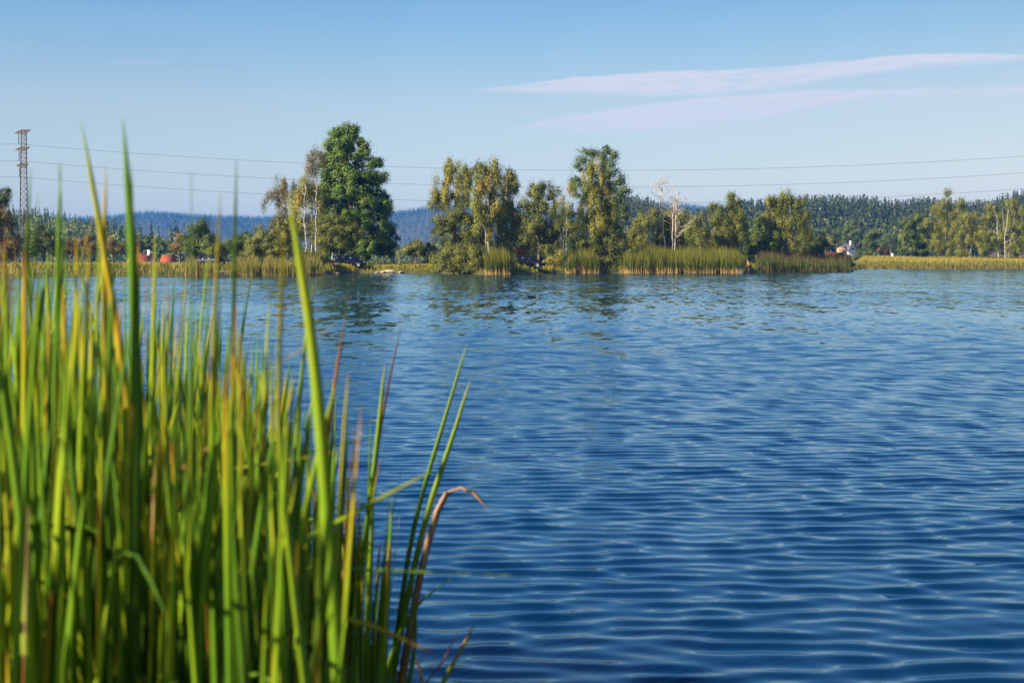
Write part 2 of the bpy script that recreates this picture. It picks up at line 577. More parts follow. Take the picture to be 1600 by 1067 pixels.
def build_ground():
    def axis(parts):
        out = [np.arange(a, b, s) for a, b, s in parts]
        return np.concatenate(out)
    xs = axis([(-4200, -800, 100), (-800, -260, 20), (-260, -110, 5), (-110, -8, 2.0), (-8, 8, 0.5), (8, 110, 2.0), (110, 260, 4), (260, 800, 18), (800, 4201, 100)])
    ys = axis([(-60, -4, 4), (-4, 9, 0.4), (9, 60, 6), (60, 135, 8), (135, 215, 1.0), (215, 300, 2.0), (300, 420, 6), (420, 1200, 20), (1200, 6501, 100)])
    X, Y = np.meshgrid(xs, ys)
    Z = ground_z(X, Y)
    amp = np.where(Y > 500, 1.2, 0.05) * np.where(Z > 0.05, 1, 0.2)
    Z = Z + RNG.normal(0, 1, Z.shape) * amp * 0.5
    V = np.stack([X.ravel(), Y.ravel(), Z.ravel()], 1)
    nx, ny = len(xs), len(ys)
    i = np.arange(ny - 1)[:, None] * nx
    j = np.arange(nx - 1)[None, :]
    f = np.stack([i + j, i + j + 1, i + nx + j + 1, i + nx + j], -1).reshape(-1, 4)
    o = link('ground', np_mesh('ground', V, [f], M['ground'], smooth=True))
    tag(o, 'earth banks and low land around the lake', kind='structure')


build_ground()


def build_water():
    # distances: a fine step near the bank, growing with distance
    def wstep(q):
        return np.maximum(0.015, 0.0018 * q) + .0045 * np.maximum(q - 45, 0)
    d = [1.6]
    while d[-1] < 300:
        d.append(d[-1] + wstep(d[-1]))
    d = np.array(d)
    cols = np.concatenate([np.linspace(-2600, -250, 60, endpoint=False), np.linspace(-250, 1850, 760, endpoint=False), np.linspace(1850, 4200, 60)])
    PX, D = np.meshgrid(cols, d)
    Dm = np.minimum(D, shore(PX) + 2.5)
    X = (PX - CX) * Dm / F
    Y = Dm.copy()
    rng = np.random.default_rng(21)
    Z = np.zeros_like(X)
    DX = np.zeros_like(X); DY = np.zeros_like(X)
    step = wstep(D)
    n = 64
    lam = np.exp(rng.uniform(math.log(0.12), math.log(1.3), n))
    wgt = np.exp(-0.5 * (np.log(lam / 0.215) / 0.36) ** 2)
    wgt /= math.sqrt((wgt ** 2).sum() / 2)
    th = rng.normal(0, 1, n) * np.radians(np.where(lam > 0.25, 8, 13)) + math.radians(4)
    ph = rng.uniform(0, 2 * math.pi, n)
    sheltered = 0.16 + 0.84 * sstep(0, 22, shore(PX) - D)
    # slow patches of gusts
    gust = np.zeros_like(X)
    for k in range(10):
        a = rng.uniform(0, math.pi); L_ = rng.uniform(6, 40)
        gust += np.sin((X * math.cos(a) * 0.6 + Y * math.sin(a)) * 2 * math.pi / L_ + rng.uniform(0, 6.28))
    gust = 1 + 0.10 * gust
    for k in range(n):
        kk = 2 * math.pi / lam[k]
        kx, ky = kk * math.sin(th[k]), -kk * math.cos(th[k])
        fade = sstep(3.0, 6.0, lam[k] / step)
        A = 0.155 * wgt[k] / kk
        phs = kx * X + ky * Y + ph[k]
        amp = A * fade
        Z += amp * np.cos(phs)
        DX -= 0.8 * amp * (kx / kk) * np.sin(phs)
        DY -= 0.8 * amp * (ky / kk) * np.sin(phs)
    s = gust * sheltered * (1 - .40 * sstep(7, 18, D))
    V = np.stack([(X + DX * s).ravel(), (Y + DY * s).ravel(), (Z * s).ravel()], 1)
    chop = (0.04 + 0.58 * sstep(14, 48, D)) * sheltered * gust
    lean = 0.028 * sstep(9, 45, D) * sheltered
    nx, ny = len(cols), len(d)
    i = np.arange(ny - 1)[:, None] * nx
    j = np.arange(nx - 1)[None, :]
    f = np.stack([i + j, i + j + 1, i + nx + j + 1, i + nx + j], -1).reshape(-1, 4)
    fl = (D < shore(PX) + 4)          # drop the rows beyond the far bank
    keep = fl.ravel()[f].any(axis=1)
    f = f[keep]
    o = link('water', np_mesh('water', V, [f], M['water'], {'chop': chop.ravel(), 'lean': lean.ravel()}, smooth=True))
    tag(o, 'rippled blue lake water', kind='structure')


build_water()

# ------------------------------------------------------------------ foliage generators
def unit(v):
    return v / (np.linalg.norm(v, axis=-1, keepdims=True) + 1e-9)


def leaf_quads(c, nrm, axis, ln, wd):
    """one lozenge leaf per row"""
    u = unit(axis - nrm * np.sum(axis * nrm, 1, keepdims=True))
    w = np.cross(nrm, u)
    ln = ln[:, None]; wd = wd[:, None]
    v = np.stack([c - u * ln * .5, c + w * wd * .5 + nrm * wd * .12, c + u * ln * .5, c - w * wd * .5 + nrm * wd * .12], 1).reshape(-1, 3)
    f = np.arange(len(c) * 4).reshape(-1, 4)
    return v, f


def crown_points(rng, lobes, D, dens, csize, droop, depth, widen=1.0):
    """clump centres filling the lobes (photo pixels at distance D); returns centre, outward, radius"""
    s = D / F
    C, O, R = [], [], []
    for lb in lobes:
        px, py, rx, ry = lb[:4]
        off = lb[4] if len(lb) > 4 else 0.0
        dn = lb[5] if len(lb) > 5 else 1.0
        c = P(px, py, D)
        c[1] += off
        a, b = rx * s * widen, ry * s
        k = max(4, int(a * b * math.pi * 1.15 * dens * dn / (csize ** 2)))
        dr = unit(rng.normal(0, 1, (k, 3)))
        r = rng.random(k) ** 0.42 * (0.80 + 0.32 * rng.random(k))
        off3 = dr * r[:, None] * np.array((a, a * depth, b))
        C.append(c + off3)
        O.append(unit(dr / np.array((1, 1, 1.0))))
        R.append(csize * rng.uniform(0.6, 1.15, k))
    return np.vstack(C), np.vstack(O), np.concatenate(R)


def foliage(rng, C, O, R, per, leaf, droop=0.0, tint=(0.45, 0.22)):
    k = len(C)
    idx = np.repeat(np.arange(k), per)
    n = len(idx)
    g = rng.normal(0, 0.5, (n, 3))
    scale = np.stack([R[idx] * (1 - 0.45 * droop), R[idx] * (1 - 0.45 * droop), R[idx] * (0.8 + 1.1 * droop)], 1)
    p = C[idx] + g * scale
    p[:, 2] -= droop * R[idx] * 0.6
    nrm = unit(g * 0.9 + O[idx] * 0.7 + np.array((0, 0, 0.35)) + rng.normal(0, .38, (n, 3)))
    ax = unit(rng.normal(0, 1, (n, 3)) + np.array((0, 0, -2.2 * droop)))
    ln = leaf * rng.uniform(0.7, 1.35, n)
    wd = ln * rng.uniform(0.5, 0.8, n) * (1 - 0.25 * droop)
    v, f = leaf_quads(p, nrm, ax, ln, wd)
    ct = rng.normal(0, 1, k)
    t = np.clip(tint[0] + tint[1] * (0.6 * ct[idx] + 0.7 * rng.normal(0, 1, n)), 0, 1)
    return v, f, np.repeat(t, 4)


def limb(rng, a, b, n=6, bow=0.12):
    t = np.linspace(0, 1, n)[:, None]
    L_ = np.linalg.norm(b - a)
    mid = np.array((0, 0, 1.0)) * bow * L_
    pts = a + (b - a) * t + mid * (np.sin(t * math.pi))
    pts[1:-1] += rng.normal(0, 0.025 * L_, (n - 2, 3))
    return pts


TREE_NO = [0]


def tree(name, label, cat, D, trunks, lobes, leafmat, barkmat='bark_brown', dens=1.0, csize=0.75, per=95, leaf=0.26, droop=0.0, depth=0.9,
         tint=(0.45, 0.22), limbs=16, limb_r=0.05, group='trees along the far shore', twigs=0):
    """trunks: list of [(px,py,radius_m), ...] from the foot up"""
    TREE_NO[0] += 1
    rng = np.random.default_rng(100 + TREE_NO[0])
    foot = P(trunks[0][0][0], 0, D)
    fz = float(ground_z(foot[0], D))
    base = np.array((foot[0], D, fz))
    root = empty(name, base, 0, label, cat, group)
    g = Geo()
    tk = []
    for tr in trunks:
        pts = np.array([P(p[0], p[1], D + (p[3] * .35 if len(p) > 3 else 0)) for p in tr])
        pts[0][2] = min(pts[0][2], float(ground_z(pts[0][0], pts[0][1]))) - 0.15
        rad = np.array([p[2] for p in tr]) * (.68 if barkmat == 'bark_birch' else 1.0)
        # finer polyline
        t = np.linspace(0, len(pts) - 1, 4 * (len(pts) - 1) + 1)
        q = np.stack([np.interp(t, np.arange(len(pts)), pts[:, i]) for i in range(3)], 1)
        r = np.interp(t, np.arange(len(pts)), rad)
        q[1:-1] += rng.normal(0, 0.05, (len(q) - 2, 3))
        g.tube(q - base, r, 8)
        tk.append((q, r))
    C = O = R = None
    if lobes:
        C, O, R = crown_points(rng, lobes, D, dens, csize, droop, depth, (1.28 if 'meadow' in group else 1.0 if leafmat in ('maple', 'poplar') else 1.10) * (1 + .18 * droop))
        pick = rng.choice(len(C), min(limbs, len(C)), replace=False)
        for i in pick:
            q, r = tk[rng.integers(len(tk))]
            low = q[:, 2] < C[i][2] - 0.15 * abs(C[i][0] - q[0][0])
            ks = np.where(low)[0]
            k = ks[-1] if len(ks) else 1
            k = max(1, min(k, len(q) - 1))
            a = q[k]
            pts = limb(rng, a, C[i], 6)
            g.tube(pts - base, np.linspace(min(r[k] * 0.6, limb_r * 1.6), 0.012, 6), 5)
    if lobes:
        v, f, t = foliage(rng, C, O, R, int(per * 2.1), leaf * .66, droop, tint)
        v = v - base
        gz = fz - base[2]
        v[:, 2] = np.maximum(v[:, 2], gz - 0.1 + 0.3 * rng.random(len(v)) * 0)
        link('crown', np_mesh('crown', v, [f], M[leafmat], {'tint': t}), root)
    g.build('trunk', M[barkmat], root, smooth=True)
    return root


def bush(name, label, D, lobes, leafmat, cat='bush', group='bushes along the far shore', **kw):
    px, py, rx, ry = lobes[0][:4]
    foot = HY + (H - 0.6) * F / D
    stems = [[(px + dx * 0.25, foot, 0.07), (px + dx * 0.6, py, 0.04), (px + dx, py - ry * 0.5, 0.02)] for dx in (-rx * .5, 0, rx * .5)]
    kw.setdefault('limbs', 10)
    kw.setdefault('csize', 0.6)
    kw.setdefault('leaf', 0.22)
    return tree(name, label, cat, D, stems, lobes, leafmat, group=group, **kw)


def fy(D, z=0.6):
    return HY + (H - z) * F / D


# ------------------------------------------------------------------ trees and bushes on the far shore
def build_trees():
    b = fy
    # --- far left
    tree('broadleaf_tree', 'dark green tree rising behind the rusty birch, left of the lattice pylon', 'tree', 215,
         [[(-20, b(215), .3), (-18, 340, .2), (-12, 300, .06)]],
         [(-20, 325, 30, 38), (0, 308, 18, 24), (-50, 335, 40, 40)], 'oak')
    tree('birch_tree', 'rusty brown birch beside the foot of the lattice pylon', 'birch tree', 185,
         [[(2, b(185), .16), (4, 360, .1), (6, 322, .04)]],
         [(2, 345, 22, 28), (-18, 365, 26, 38), (14, 372, 18, 28), (0, 388, 30, 16)], 'rusty', 'bark_birch', droop=.4)
    tree('broadleaf_tree', 'low dark tree just right of the pylon foot', 'tree', 225,
         [[(66, b(225), .2), (66, 370, .1)]], [(62, 372, 22, 26), (84, 384, 22, 18), (50, 388, 16, 14)], 'oak')
    tree('broadleaf_tree', 'brown-tinged scrubby tree on the left behind the cattail tips', 'tree', 235,
         [[(118, b(235), .18), (118, 380, .1)]], [(112, 385, 22, 16), (140, 382, 20, 18), (92, 392, 14, 10)], 'rusty')
    tree('broadleaf_tree', 'small rusty tree left of the orange-roofed house', 'tree', 262,
         [[(176, b(262), .18), (176, 380, .1)]], [(176, 380, 13, 15), (186, 388, 12, 10)], 'rusty')
    tree('broadleaf_tree', 'dark bushy tree behind the orange roof on the left', 'tree', 430,
         [[(222, b(430, -1.5), .3), (222, 380, .1)]], [(208, 384, 20, 14), (236, 380, 16, 12), (256, 386, 16, 10), (190, 388, 16, 12)], 'oak', leaf=.4)
    tree('broadleaf_tree', 'orange-tinged tree right of the orange-roofed house', 'tree', 255,
         [[(281, b(255), .18), (281, 380, .1)]], [(281, 372, 9, 11), (276, 386, 12, 12)], 'rusty')
    tree('broadleaf_tree', 'rounded dark oak standing alone between the orange roof and the bushes', 'tree', 182,
         [[(312, b(182), .25), (312, 380, .18), (313, 352, .06)]],
         [(312, 358, 18, 16), (302, 372, 16, 18), (324, 374, 17, 20), (312, 386, 26, 16)], 'oak')
    bush('bush', 'very dark rounded bush left of the big willow bush', 178, [(372, 380, 18, 20), (356, 388, 14, 14), (388, 374, 14, 16)], 'oak')
    bush('bush', 'low olive bush between the lone oak and the dark bush', 172, [(345, 390, 14, 12), (334, 396, 12, 10)], 'willow')
    bush('willow_bush', 'broad olive willow bush left of the two white birch trunks', 172,
         [(420, 375, 32, 32), (450, 362, 28, 34), (400, 388, 24, 20), (440, 390, 34, 20)], 'willow', 'willow bush')
    # --- birch clump and the large dark tree
    tree('birch_tree', 'sparse rusty weeping birch sticking out left of the big green tree', 'birch tree', 186,
         [[(450, b(186), .16), (448, 360, .11), (446, 300, .06), (444, 272, .02)]],
         [(440, 285, 16, 16), (446, 302, 18, 20), (424, 314, 16, 14), (466, 300, 13, 20), (430, 300, 14, 14), (450, 325, 22, 14)], 'rusty', 'bark_birch',
         droop=.75, dens=.62, per=85, leaf=.24, limbs=22, limb_r=.03)
    tree('birch_tree', 'golden birch with straight white trunk, left of the white-stemmed pair', 'birch tree', 168,
         [[(480, b(168), .13), (477, 370, .11), (475, 320, .07, -1), (478, 290, .04)]],
         [(470, 290, 16, 22, 3), (462, 315, 18, 20, 3), (492, 318, 12, 16, 3), (468, 340, 14, 18, 3)], 'birch', 'bark_birch', droop=.7, dens=.7, per=110, leaf=.25, limbs=14, tint=(.68, .2), limb_r=.03)
    tree('birch_tree', 'thin birch with a straight white trunk, right of the white-stemmed pair', 'birch tree', 169,
         [[(492, b(169), .14), (494, 370, .12), (494.5, 320, .08, -1), (494, 290, .04)]],
         [(488, 300, 14, 18, 3), (500, 310, 10, 18, 3)], 'birch', 'bark_birch', droop=.7, dens=.6, per=100, leaf=.24, limbs=10, tint=(.6, .2), limb_r=.03)
    tree('birch_tree', 'tall rusty-topped birch leaning against the left side of the big green tree', 'birch tree', 190,
         [[(486, b(190), .2), (488, 340, .14), (490, 270, .07), (494, 232, .02)]],
         [(494, 242, 14, 18), (487, 262, 14, 18), (484, 290, 15, 22), (500, 250, 10, 16)], 'rusty', 'bark_birch', droop=.5, dens=.8, per=75, leaf=.22, tint=(.35, .25))
    tree('large_broadleaf_tree', 'largest tree in the row, dense dark green crown behind the parked hatchback', 'tree', 198,
         [[(552, b(198), .55), (550, 370, .45), (546, 300, .3), (540, 230, .12), (537, 200, .04)]],
         [(533, 204, 11, 14), (551, 207, 10, 13), (523, 214, 10, 13), (542, 224, 24, 20), (566, 226, 8, 14), (570, 240, 12, 14), (516, 236, 14, 20), (540, 252, 36, 24), (584, 256, 13, 12),
          (512, 268, 14, 22), (552, 285, 44, 30), (590, 276, 14, 15), (528, 308, 34, 30), (574, 316, 32, 28), (598, 318, 12, 15), (604, 330, 10, 12), (545, 345, 44, 28), (592, 352, 26, 26),
          (608, 362, 14, 20), (606, 384, 18, 20), (575, 385, 34, 24), (530, 376, 28, 24), (505, 300, 14, 30)],
         'maple', dens=1.25, csize=.8, per=105, leaf=.34, depth=1.0, limbs=40, limb_r=.09)
    bush('willow_bush', 'olive sunlit bush in front of the big tree, above the parked hatchback', 186,
         [(522, 352, 30, 22), (548, 362, 22, 18), (500, 366, 22, 26), (520, 382, 34, 18)], 'willow', 'willow bush')
    bush('bush', 'small shrub at the foot of the white birch pair', 166, [(490, 402, 16, 12), (474, 406, 12, 10), (508, 400, 10, 12)], 'willow')
    # --- gap with low growth
    bush('bush', 'yellowish low bush in the gap right of the big tree', 212, [(648, 384, 13, 12), (640, 392, 14, 9), (660, 390, 12, 10)], 'birch', tint=(.4, .2))
    bush('bush', 'second low bush in the gap, touching the first birch group', 208, [(672, 388, 12, 14), (664, 396, 12, 8)], 'willow')
    # --- big birch group
    tree('birch_tree', 'broad arching birch at the left end of the large birch group', 'birch tree', 186,
         [[(716, b(186), .2), (714, 350, .15), (710, 300, .08), (706, 262, .03)]],
         [(704, 262, 16, 12), (700, 280, 18, 14), (722, 272, 16, 18), (684, 303, 12, 11), (700, 306, 18, 14), (724, 302, 16, 20), (690, 318, 16, 10)], 'birch', 'bark_birch',
         droop=.55, dens=.8, per=135, leaf=.27, tint=(.5, .25), limbs=26, limb_r=.045)
    tree('birch_tree', 'tall golden birch with visible forked white trunk in the middle of the large birch group', 'birch tree', 178,
         [[(763, b(178), .19), (763, 370, .16), (762, 315, .12, -1.5), (766, 285, .07, -1.5), (768, 258, .03)], [(762, 318, .08, -1.5), (755, 298, .05, -1.5), (750, 275, .03)]],
         [(748, 266, 16, 14), (764, 268, 14, 14), (740, 288, 20, 20), (764, 294, 18, 20), (744, 318, 22, 22), (768, 330, 18, 24), (752, 352, 26, 22)], 'birch', 'bark_birch',
         droop=.7, dens=.75, per=130, leaf=.27, tint=(.58, .25), limbs=26, limb_r=.045)
    tree('birch_tree', 'narrow birch with a pointed top at the right end of the large birch group', 'birch tree', 182,
         [[(788, b(182), .18), (788, 360, .14), (790, 300, .08, -1), (779, 262, .04), (776, 252, .02)], [(789, 310, .07, -1.5), (792, 280, .03, -1.5)]],
         [(776, 258, 7, 11), (778, 274, 12, 13), (796, 276, 9, 16), (788, 296, 18, 18), (804, 292, 9, 17), (802, 270, 6, 10), (786, 322, 20, 22), (800, 322, 12, 20), (790, 350, 22, 20), (806, 345, 8, 14), (792, 376, 20, 16)], 'birch', 'bark_birch',
         droop=.7, dens=.85, per=135, leaf=.27, tint=(.38, .25), limbs=24, limb_r=.04)
    bush('willow_bush', 'tall dark willow bush under the arching birch of the large birch group', 180,
         [(700, 345, 26, 22), (724, 338, 26, 22), (686, 358, 18, 16), (715, 368, 34, 22), (745, 378, 24, 22)], 'willow', 'willow bush', tint=(.28, .2), csize=.7)
    bush('willow_bush', 'spreading brown-green bush hanging over the water left of the reed tuft', 170,
         [(716, 398, 26, 18), (742, 400, 24, 20), (692, 408, 20, 14), (735, 414, 30, 12), (702, 416, 26, 9), (757, 410, 14, 16)], 'willow', 'willow bush', tint=(.5, .22))
    # --- behind the second car
    tree('broadleaf_tree', 'twin-topped dark green tree behind the car under the trees', 'tree', 190,
         [[(842, b(190), .25), (842, 350, .18), (840, 300, .06)]],
         [(836, 298, 14, 14), (846, 290, 10, 8), (862, 298, 12, 13), (832, 322, 18, 18), (856, 322, 20, 20), (840, 350, 24, 24), (866, 352, 18, 24), (830, 372, 18, 18), (856, 380, 26, 20)], 'birch',
         droop=.35, tint=(.22, .22), per=100)
    bush('bush', 'small orange-leaved shrub left of the car under the trees', 182, [(814, 392, 9, 8), (822, 388, 6, 6)], 'orange', limbs=6)
    bush('bush', 'yellow-green shrub right of the car under the trees', 176, [(866, 404, 12, 8), (876, 400, 8, 8)], 'grass_bush' if False else 'birch', tint=(.6, .2))
    tree('birch_tree', 'sparse birch with three bright white stems right of the car under the trees', 'birch tree', 183,
         [[(881, b(183), .13), (880, 370, .11), (881, 320, .09), (883, 290, .03)], [(885, b(183), .12), (885, 380, .1), (886, 340, .07), (889, 310, .03)],
          [(879, b(183), .09), (876, 380, .07), (875, 350, .03)]],
         [(889, 290, 9, 9), (896, 297, 7, 10), (878, 318, 10, 12), (896, 325, 12, 16), (872, 335, 10, 16), (894, 350, 14, 16)], 'birch', 'bark_birch',
         droop=.6, dens=.55, per=80, leaf=.23, tint=(.55, .2), limbs=22, limb_r=.035)
    # --- tall poplar with a birch in front
    tree('poplar_tree', 'tall bluish-green poplar with an open top right of the white-stemmed birches', 'poplar tree', 197,
         [[(938, b(197), .4), (938, 350, .3), (940, 290, .16), (944, 240, .05)]],
         [(948, 234, 8, 10), (956, 246, 10, 12), (940, 246, 9, 12), (914, 244, 12, 13), (926, 240, 8, 9), (906, 258, 10, 12), (922, 264, 18, 16), (952, 268, 18, 18), (904, 284, 12, 14), (966, 284, 12, 14),
          (976, 298, 12, 12), (930, 296, 24, 20), (960, 306, 22, 20), (908, 308, 12, 12), (972, 330, 14, 20), (950, 345, 26, 24), (965, 372, 22, 24), (920, 340, 22, 24)],
         'poplar', dens=.85, per=78, leaf=.28, limbs=34, limb_r=.07)
    tree('birch_tree', 'weeping golden birch in front of the tall poplar', 'birch tree', 184,
         [[(932, b(184), .2), (932, 360, .15), (934, 300, .09), (936, 258, .03)]],
         [(936, 260, 12, 12), (930, 278, 18, 16), (946, 286, 14, 18), (922, 300, 14, 18), (936, 312, 20, 20), (952, 322, 12, 22), (926, 335, 20, 20), (942, 348, 18, 18)],
         'birch', 'bark_birch', droop=.85, dens=.8, per=135, leaf=.27, tint=(.5, .25), limbs=24, limb_r=.04)
    tree('birch_tree', 'slim leaning birch stem with few leaves left of the dense willow bush', 'birch tree', 184,
         [[(915, b(184), .12), (915, 370, .1), (917, 325, .05), (919, 305, .02)]],
         [(916, 318, 8, 12), (909, 345, 8, 14), (922, 350, 8, 12)], 'birch', 'bark_birch', droop=.6, dens=.45, per=80, leaf=.23, limbs=12, limb_r=.03)
    bush('willow_bush', 'dense dark willow bush reaching down to the water between two reed beds', 184,
         [(942, 372, 30, 22), (962, 392, 24, 24), (925, 388, 22, 22), (950, 410, 24, 18), (908, 384, 14, 18), (985, 396, 16, 20)], 'willow', 'willow bush', tint=(.28, .2), csize=.7)
    tree('broadleaf_tree', 'mid-height olive tree filling the notch right of the pointed birch', 'tree', 206,
         [[(816, b(206), .2), (816, 350, .12)]], [(812, 338, 13, 14), (822, 352, 14, 16), (806, 362, 14, 18), (822, 378, 16, 16)], 'willow', tint=(.4, .22), csize=.8)
    tree('broadleaf_tree', 'mid-height green tree behind the three-stemmed birch', 'tree', 207,
         [[(888, b(207), .2), (888, 350, .12)]], [(886, 338, 12, 14), (896, 350, 14, 16), (880, 362, 14, 18), (892, 378, 18, 16)], 'oak', tint=(.45, .22), csize=.8)
    # --- shaded undergrowth between the trunks
    for px_, D_, h_, w_, nm in ((690, 200, 26, 22, 'dark shrub behind the arching birch'), (735, 198, 30, 26, 'dark shrub behind the forked golden birch'),
                                (775, 200, 30, 24, 'dark shrub behind the pointed birch of the large birch group'), (812, 204, 34, 20, 'dark shrub filling the gap left of the twin-topped tree'),
                                (848, 206, 26, 24, 'dark shrub behind the car under the trees'), (884, 204, 34, 18, 'dark shrub behind the three-stemmed birch'),
                                (912, 208, 34, 20, 'dark shrub at the foot of the tall poplar'), (994, 214, 22, 20, 'dark shrub left of the leafless trees'),
                                (1036, 216, 22, 24, 'dark shrub behind the leafless trees'), (1074, 214, 24, 22, 'dark shrub right of the leafless trees'),
                                (1112, 216, 24, 24, 'dark shrub between the forked birch and the two-peaked tree'), (1162, 216, 24, 20, 'dark shrub right of the two-peaked tree'),
                                (1208, 220, 22, 24, 'dark shrub behind the wide bushy birch'), (1252, 222, 20, 22, 'dark shrub right of the wide bushy birch')):
        y_ = b(D_) - h_ * .55
        bush('bush', nm, D_, [(px_, y_, w_, h_), (px_ - w_ * .7, y_ + h_ * .3, w_ * .7, h_ * .65), (px_ + w_ * .7, y_ + h_ * .25, w_ * .7, h_ * .7)], 'oak', tint=(.3, .2), csize=.85, leaf=.3)
    # --- behind the long reed bed
    tree('birch_tree', 'brownish round-topped birch behind the leftmost bare trunk', 'birch tree', 206,
         [[(1008, b(206), .16), (1008, 370, .1), (1010, 340, .04)]], [(1004, 348, 18, 18), (1022, 344, 14, 18), (1000, 370, 22, 20), (1026, 372, 18, 18), (988, 372, 12, 14)], 'birch', 'bark_birch', droop=.3, tint=(.45, .22))
    tree('birch_tree', 'brownish birch thicket behind the pair of bare white trunks', 'birch tree', 208,
         [[(1050, b(208), .16), (1050, 370, .1), (1050, 335, .04)]], [(1046, 338, 14, 16), (1062, 344, 14, 16), (1044, 364, 20, 20), (1066, 370, 16, 18), (1050, 385, 22, 12)], 'birch', 'bark_birch', droop=.3, tint=(.5, .22))
    tree('birch_tree', 'rounded birch with pale forked limbs right of the bare trees', 'birch tree', 198,
         [[(1094, b(198), .16), (1094, 370, .13), (1092, 345, .05, -1.5)], [(1094, 368, .08), (1098, 345, .04, -1.5)]],
         [(1090, 346, 14, 14), (1100, 354, 12, 16), (1080, 362, 12, 18), (1096, 376, 18, 16)], 'birch', 'bark_birch', droop=.4, dens=.8, tint=(.45, .22))
    tree('broadleaf_tree', 'pointed two-peaked green tree rising behind the long reed bed', 'tree', 202,
         [[(1142, b(202), .28), (1142, 360, .2), (1144, 310, .06)]],
         [(1144, 305, 6, 9), (1145, 316, 11, 12), (1120, 322, 9, 10), (1148, 332, 17, 16), (1122, 338, 15, 16), (1142, 352, 22, 18), (1158, 352, 10, 18), (1120, 364, 18, 18), (1150, 376, 20, 18), (1124, 384, 18, 12)],
         'birch', droop=.3, tint=(.25, .22), per=100)
    tree('broadleaf_tree', 'low dark tree in the dip between the two tall crowns', 'tree', 214,
         [[(1182, b(214), .22), (1182, 370, .1)]], [(1182, 352, 14, 14), (1176, 372, 16, 16), (1192, 368, 14, 18), (1182, 388, 20, 12)], 'oak')
    tree('birch_tree', 'wide bushy birch with pale limbs showing, right of the dark low tree', 'birch tree', 206,
         [[(1236, b(206), .2), (1236, 360, .14), (1234, 325, .07, -1.5), (1230, 305, .03)], [(1238, 372, .07, -1.5), (1246, 350, .04, -2.5)], [(1212, b(206), .14), (1208, 345, .08), (1203, 318, .03, -1.5)]],
         [(1232, 308, 14, 10), (1206, 316, 13, 12), (1218, 322, 16, 16), (1244, 318, 12, 14), (1206, 342, 18, 18), (1234, 344, 22, 20), (1256, 342, 10, 18), (1214, 368, 22, 20), (1244, 370, 22, 20), (1258, 366, 10, 16), (1230, 388, 32, 10)],
         'birch', 'bark_birch', droop=.45, tint=(.36, .24), per=95, limbs=30)
    bush('bush', 'dark shrub at the water edge behind the bather', 204, [(1190, 384, 14, 12), (1204, 388, 14, 10), (1176, 390, 10, 10)], 'oak')
    bush('bush', 'olive shrub at the foot of the wide bushy birch', 212, [(1270, 388, 14, 14), (1286, 384, 12, 14), (1262, 394, 14, 8)], 'willow')
    # --- hillside trees round the houses
    tree('broadleaf_tree', 'pale yellow-green round tree left of the white house', 'tree', 380,
         [[(1298, b(380, -1), .3), (1298, 380, .2)]], [(1297, 376, 9, 8), (1305, 382, 8, 7), (1292, 384, 8, 6)], 'lime', leaf=.35, group='trees among the far houses')
    tree('broadleaf_tree', 'tall golden-topped tree on the slope above the white house', 'tree', 620,
         [[(1331, b(620, 3), .5), (1331, 370, .3)]], [(1331, 350, 9, 9), (1326, 362, 12, 12), (1338, 364, 10, 12), (1331, 374, 14, 8)], 'oak', leaf=.5, tint=(.6, .2), group='trees among the far houses', csize=1.3)
    tree('broadleaf_tree', 'rounded tree in front of the grey slope, right of the white house', 'tree', 400,
         [[(1360, b(400, -1), .4), (1360, 380, .3)]], [(1363, 368, 13, 11), (1358, 384, 13, 14), (1374, 382, 12, 12), (1343, 399, 12, 8), (1330, 402, 10, 5), (1366, 396, 18, 8)], 'oak', leaf=.38, tint=(.42, .2), group='trees among the far houses', csize=1.0)
    tree('broadleaf_tree', 'dark tree on the slope left of the golden-topped tree', 'tree', 560,
         [[(1290, b(560, 2), .4), (1290, 370, .3)]], [(1288, 362, 16, 10), (1272, 366, 14, 12), (1308, 364, 12, 10)], 'oak', leaf=.5, tint=(.35, .2), group='trees among the far houses', csize=1.3)
    tree('broadleaf_tree', 'dark tree on the slope between the round tree and the right-hand maple', 'tree', 520,
         [[(1392, b(520, 1), .4), (1392, 380, .3)]], [(1390, 376, 14, 12), (1402, 384, 10, 10), (1380, 388, 8, 8)], 'oak', leaf=.45, tint=(.35, .2), group='trees among the far houses', csize=1.2)
    bush('bush', 'round dark shrub at the meadow corner on the waterline', 210, [(1318, 410, 12, 9), (1306, 414, 10, 7), (1328, 414, 6, 6)], 'oak')
    # --- right-hand group on the meadow
    tree('broadleaf_tree', 'dense dark maple at the left end of the meadow tree row', 'tree', 330,
         [[(1432, b(330, 1.5), .4), (1432, 370, .3), (1434, 340, .08)]],
         [(1434, 340, 12, 8), (1428, 354, 18, 14), (1444, 362, 14, 16), (1420, 374, 18, 18), (1440, 384, 20, 16), (1412, 392, 12, 10)], 'oak', leaf=.38, csize=1.0, tint=(.4, .22), group='trees on the meadow')
    tree('birch_tree', 'tall rusty birch with a dark mistletoe clump above its top', 'birch tree', 325,
         [[(1478, b(325, 1.5), .25), (1478, 360, .18, -2), (1477, 325, .1, -3), (1480, 302, .04)]],
         [(1476, 318, 12, 9), (1466, 330, 14, 12), (1484, 334, 14, 14), (1462, 348, 14, 14), (1480, 358, 18, 16), (1464, 376, 14, 16), (1484, 386, 18, 14), (1480, 299, 4, 4)],
         'birch', 'bark_birch', leaf=.32, csize=.95, droop=.35, tint=(.48, .25), group='trees on the meadow', limbs=26, dens=.85, limb_r=.06)
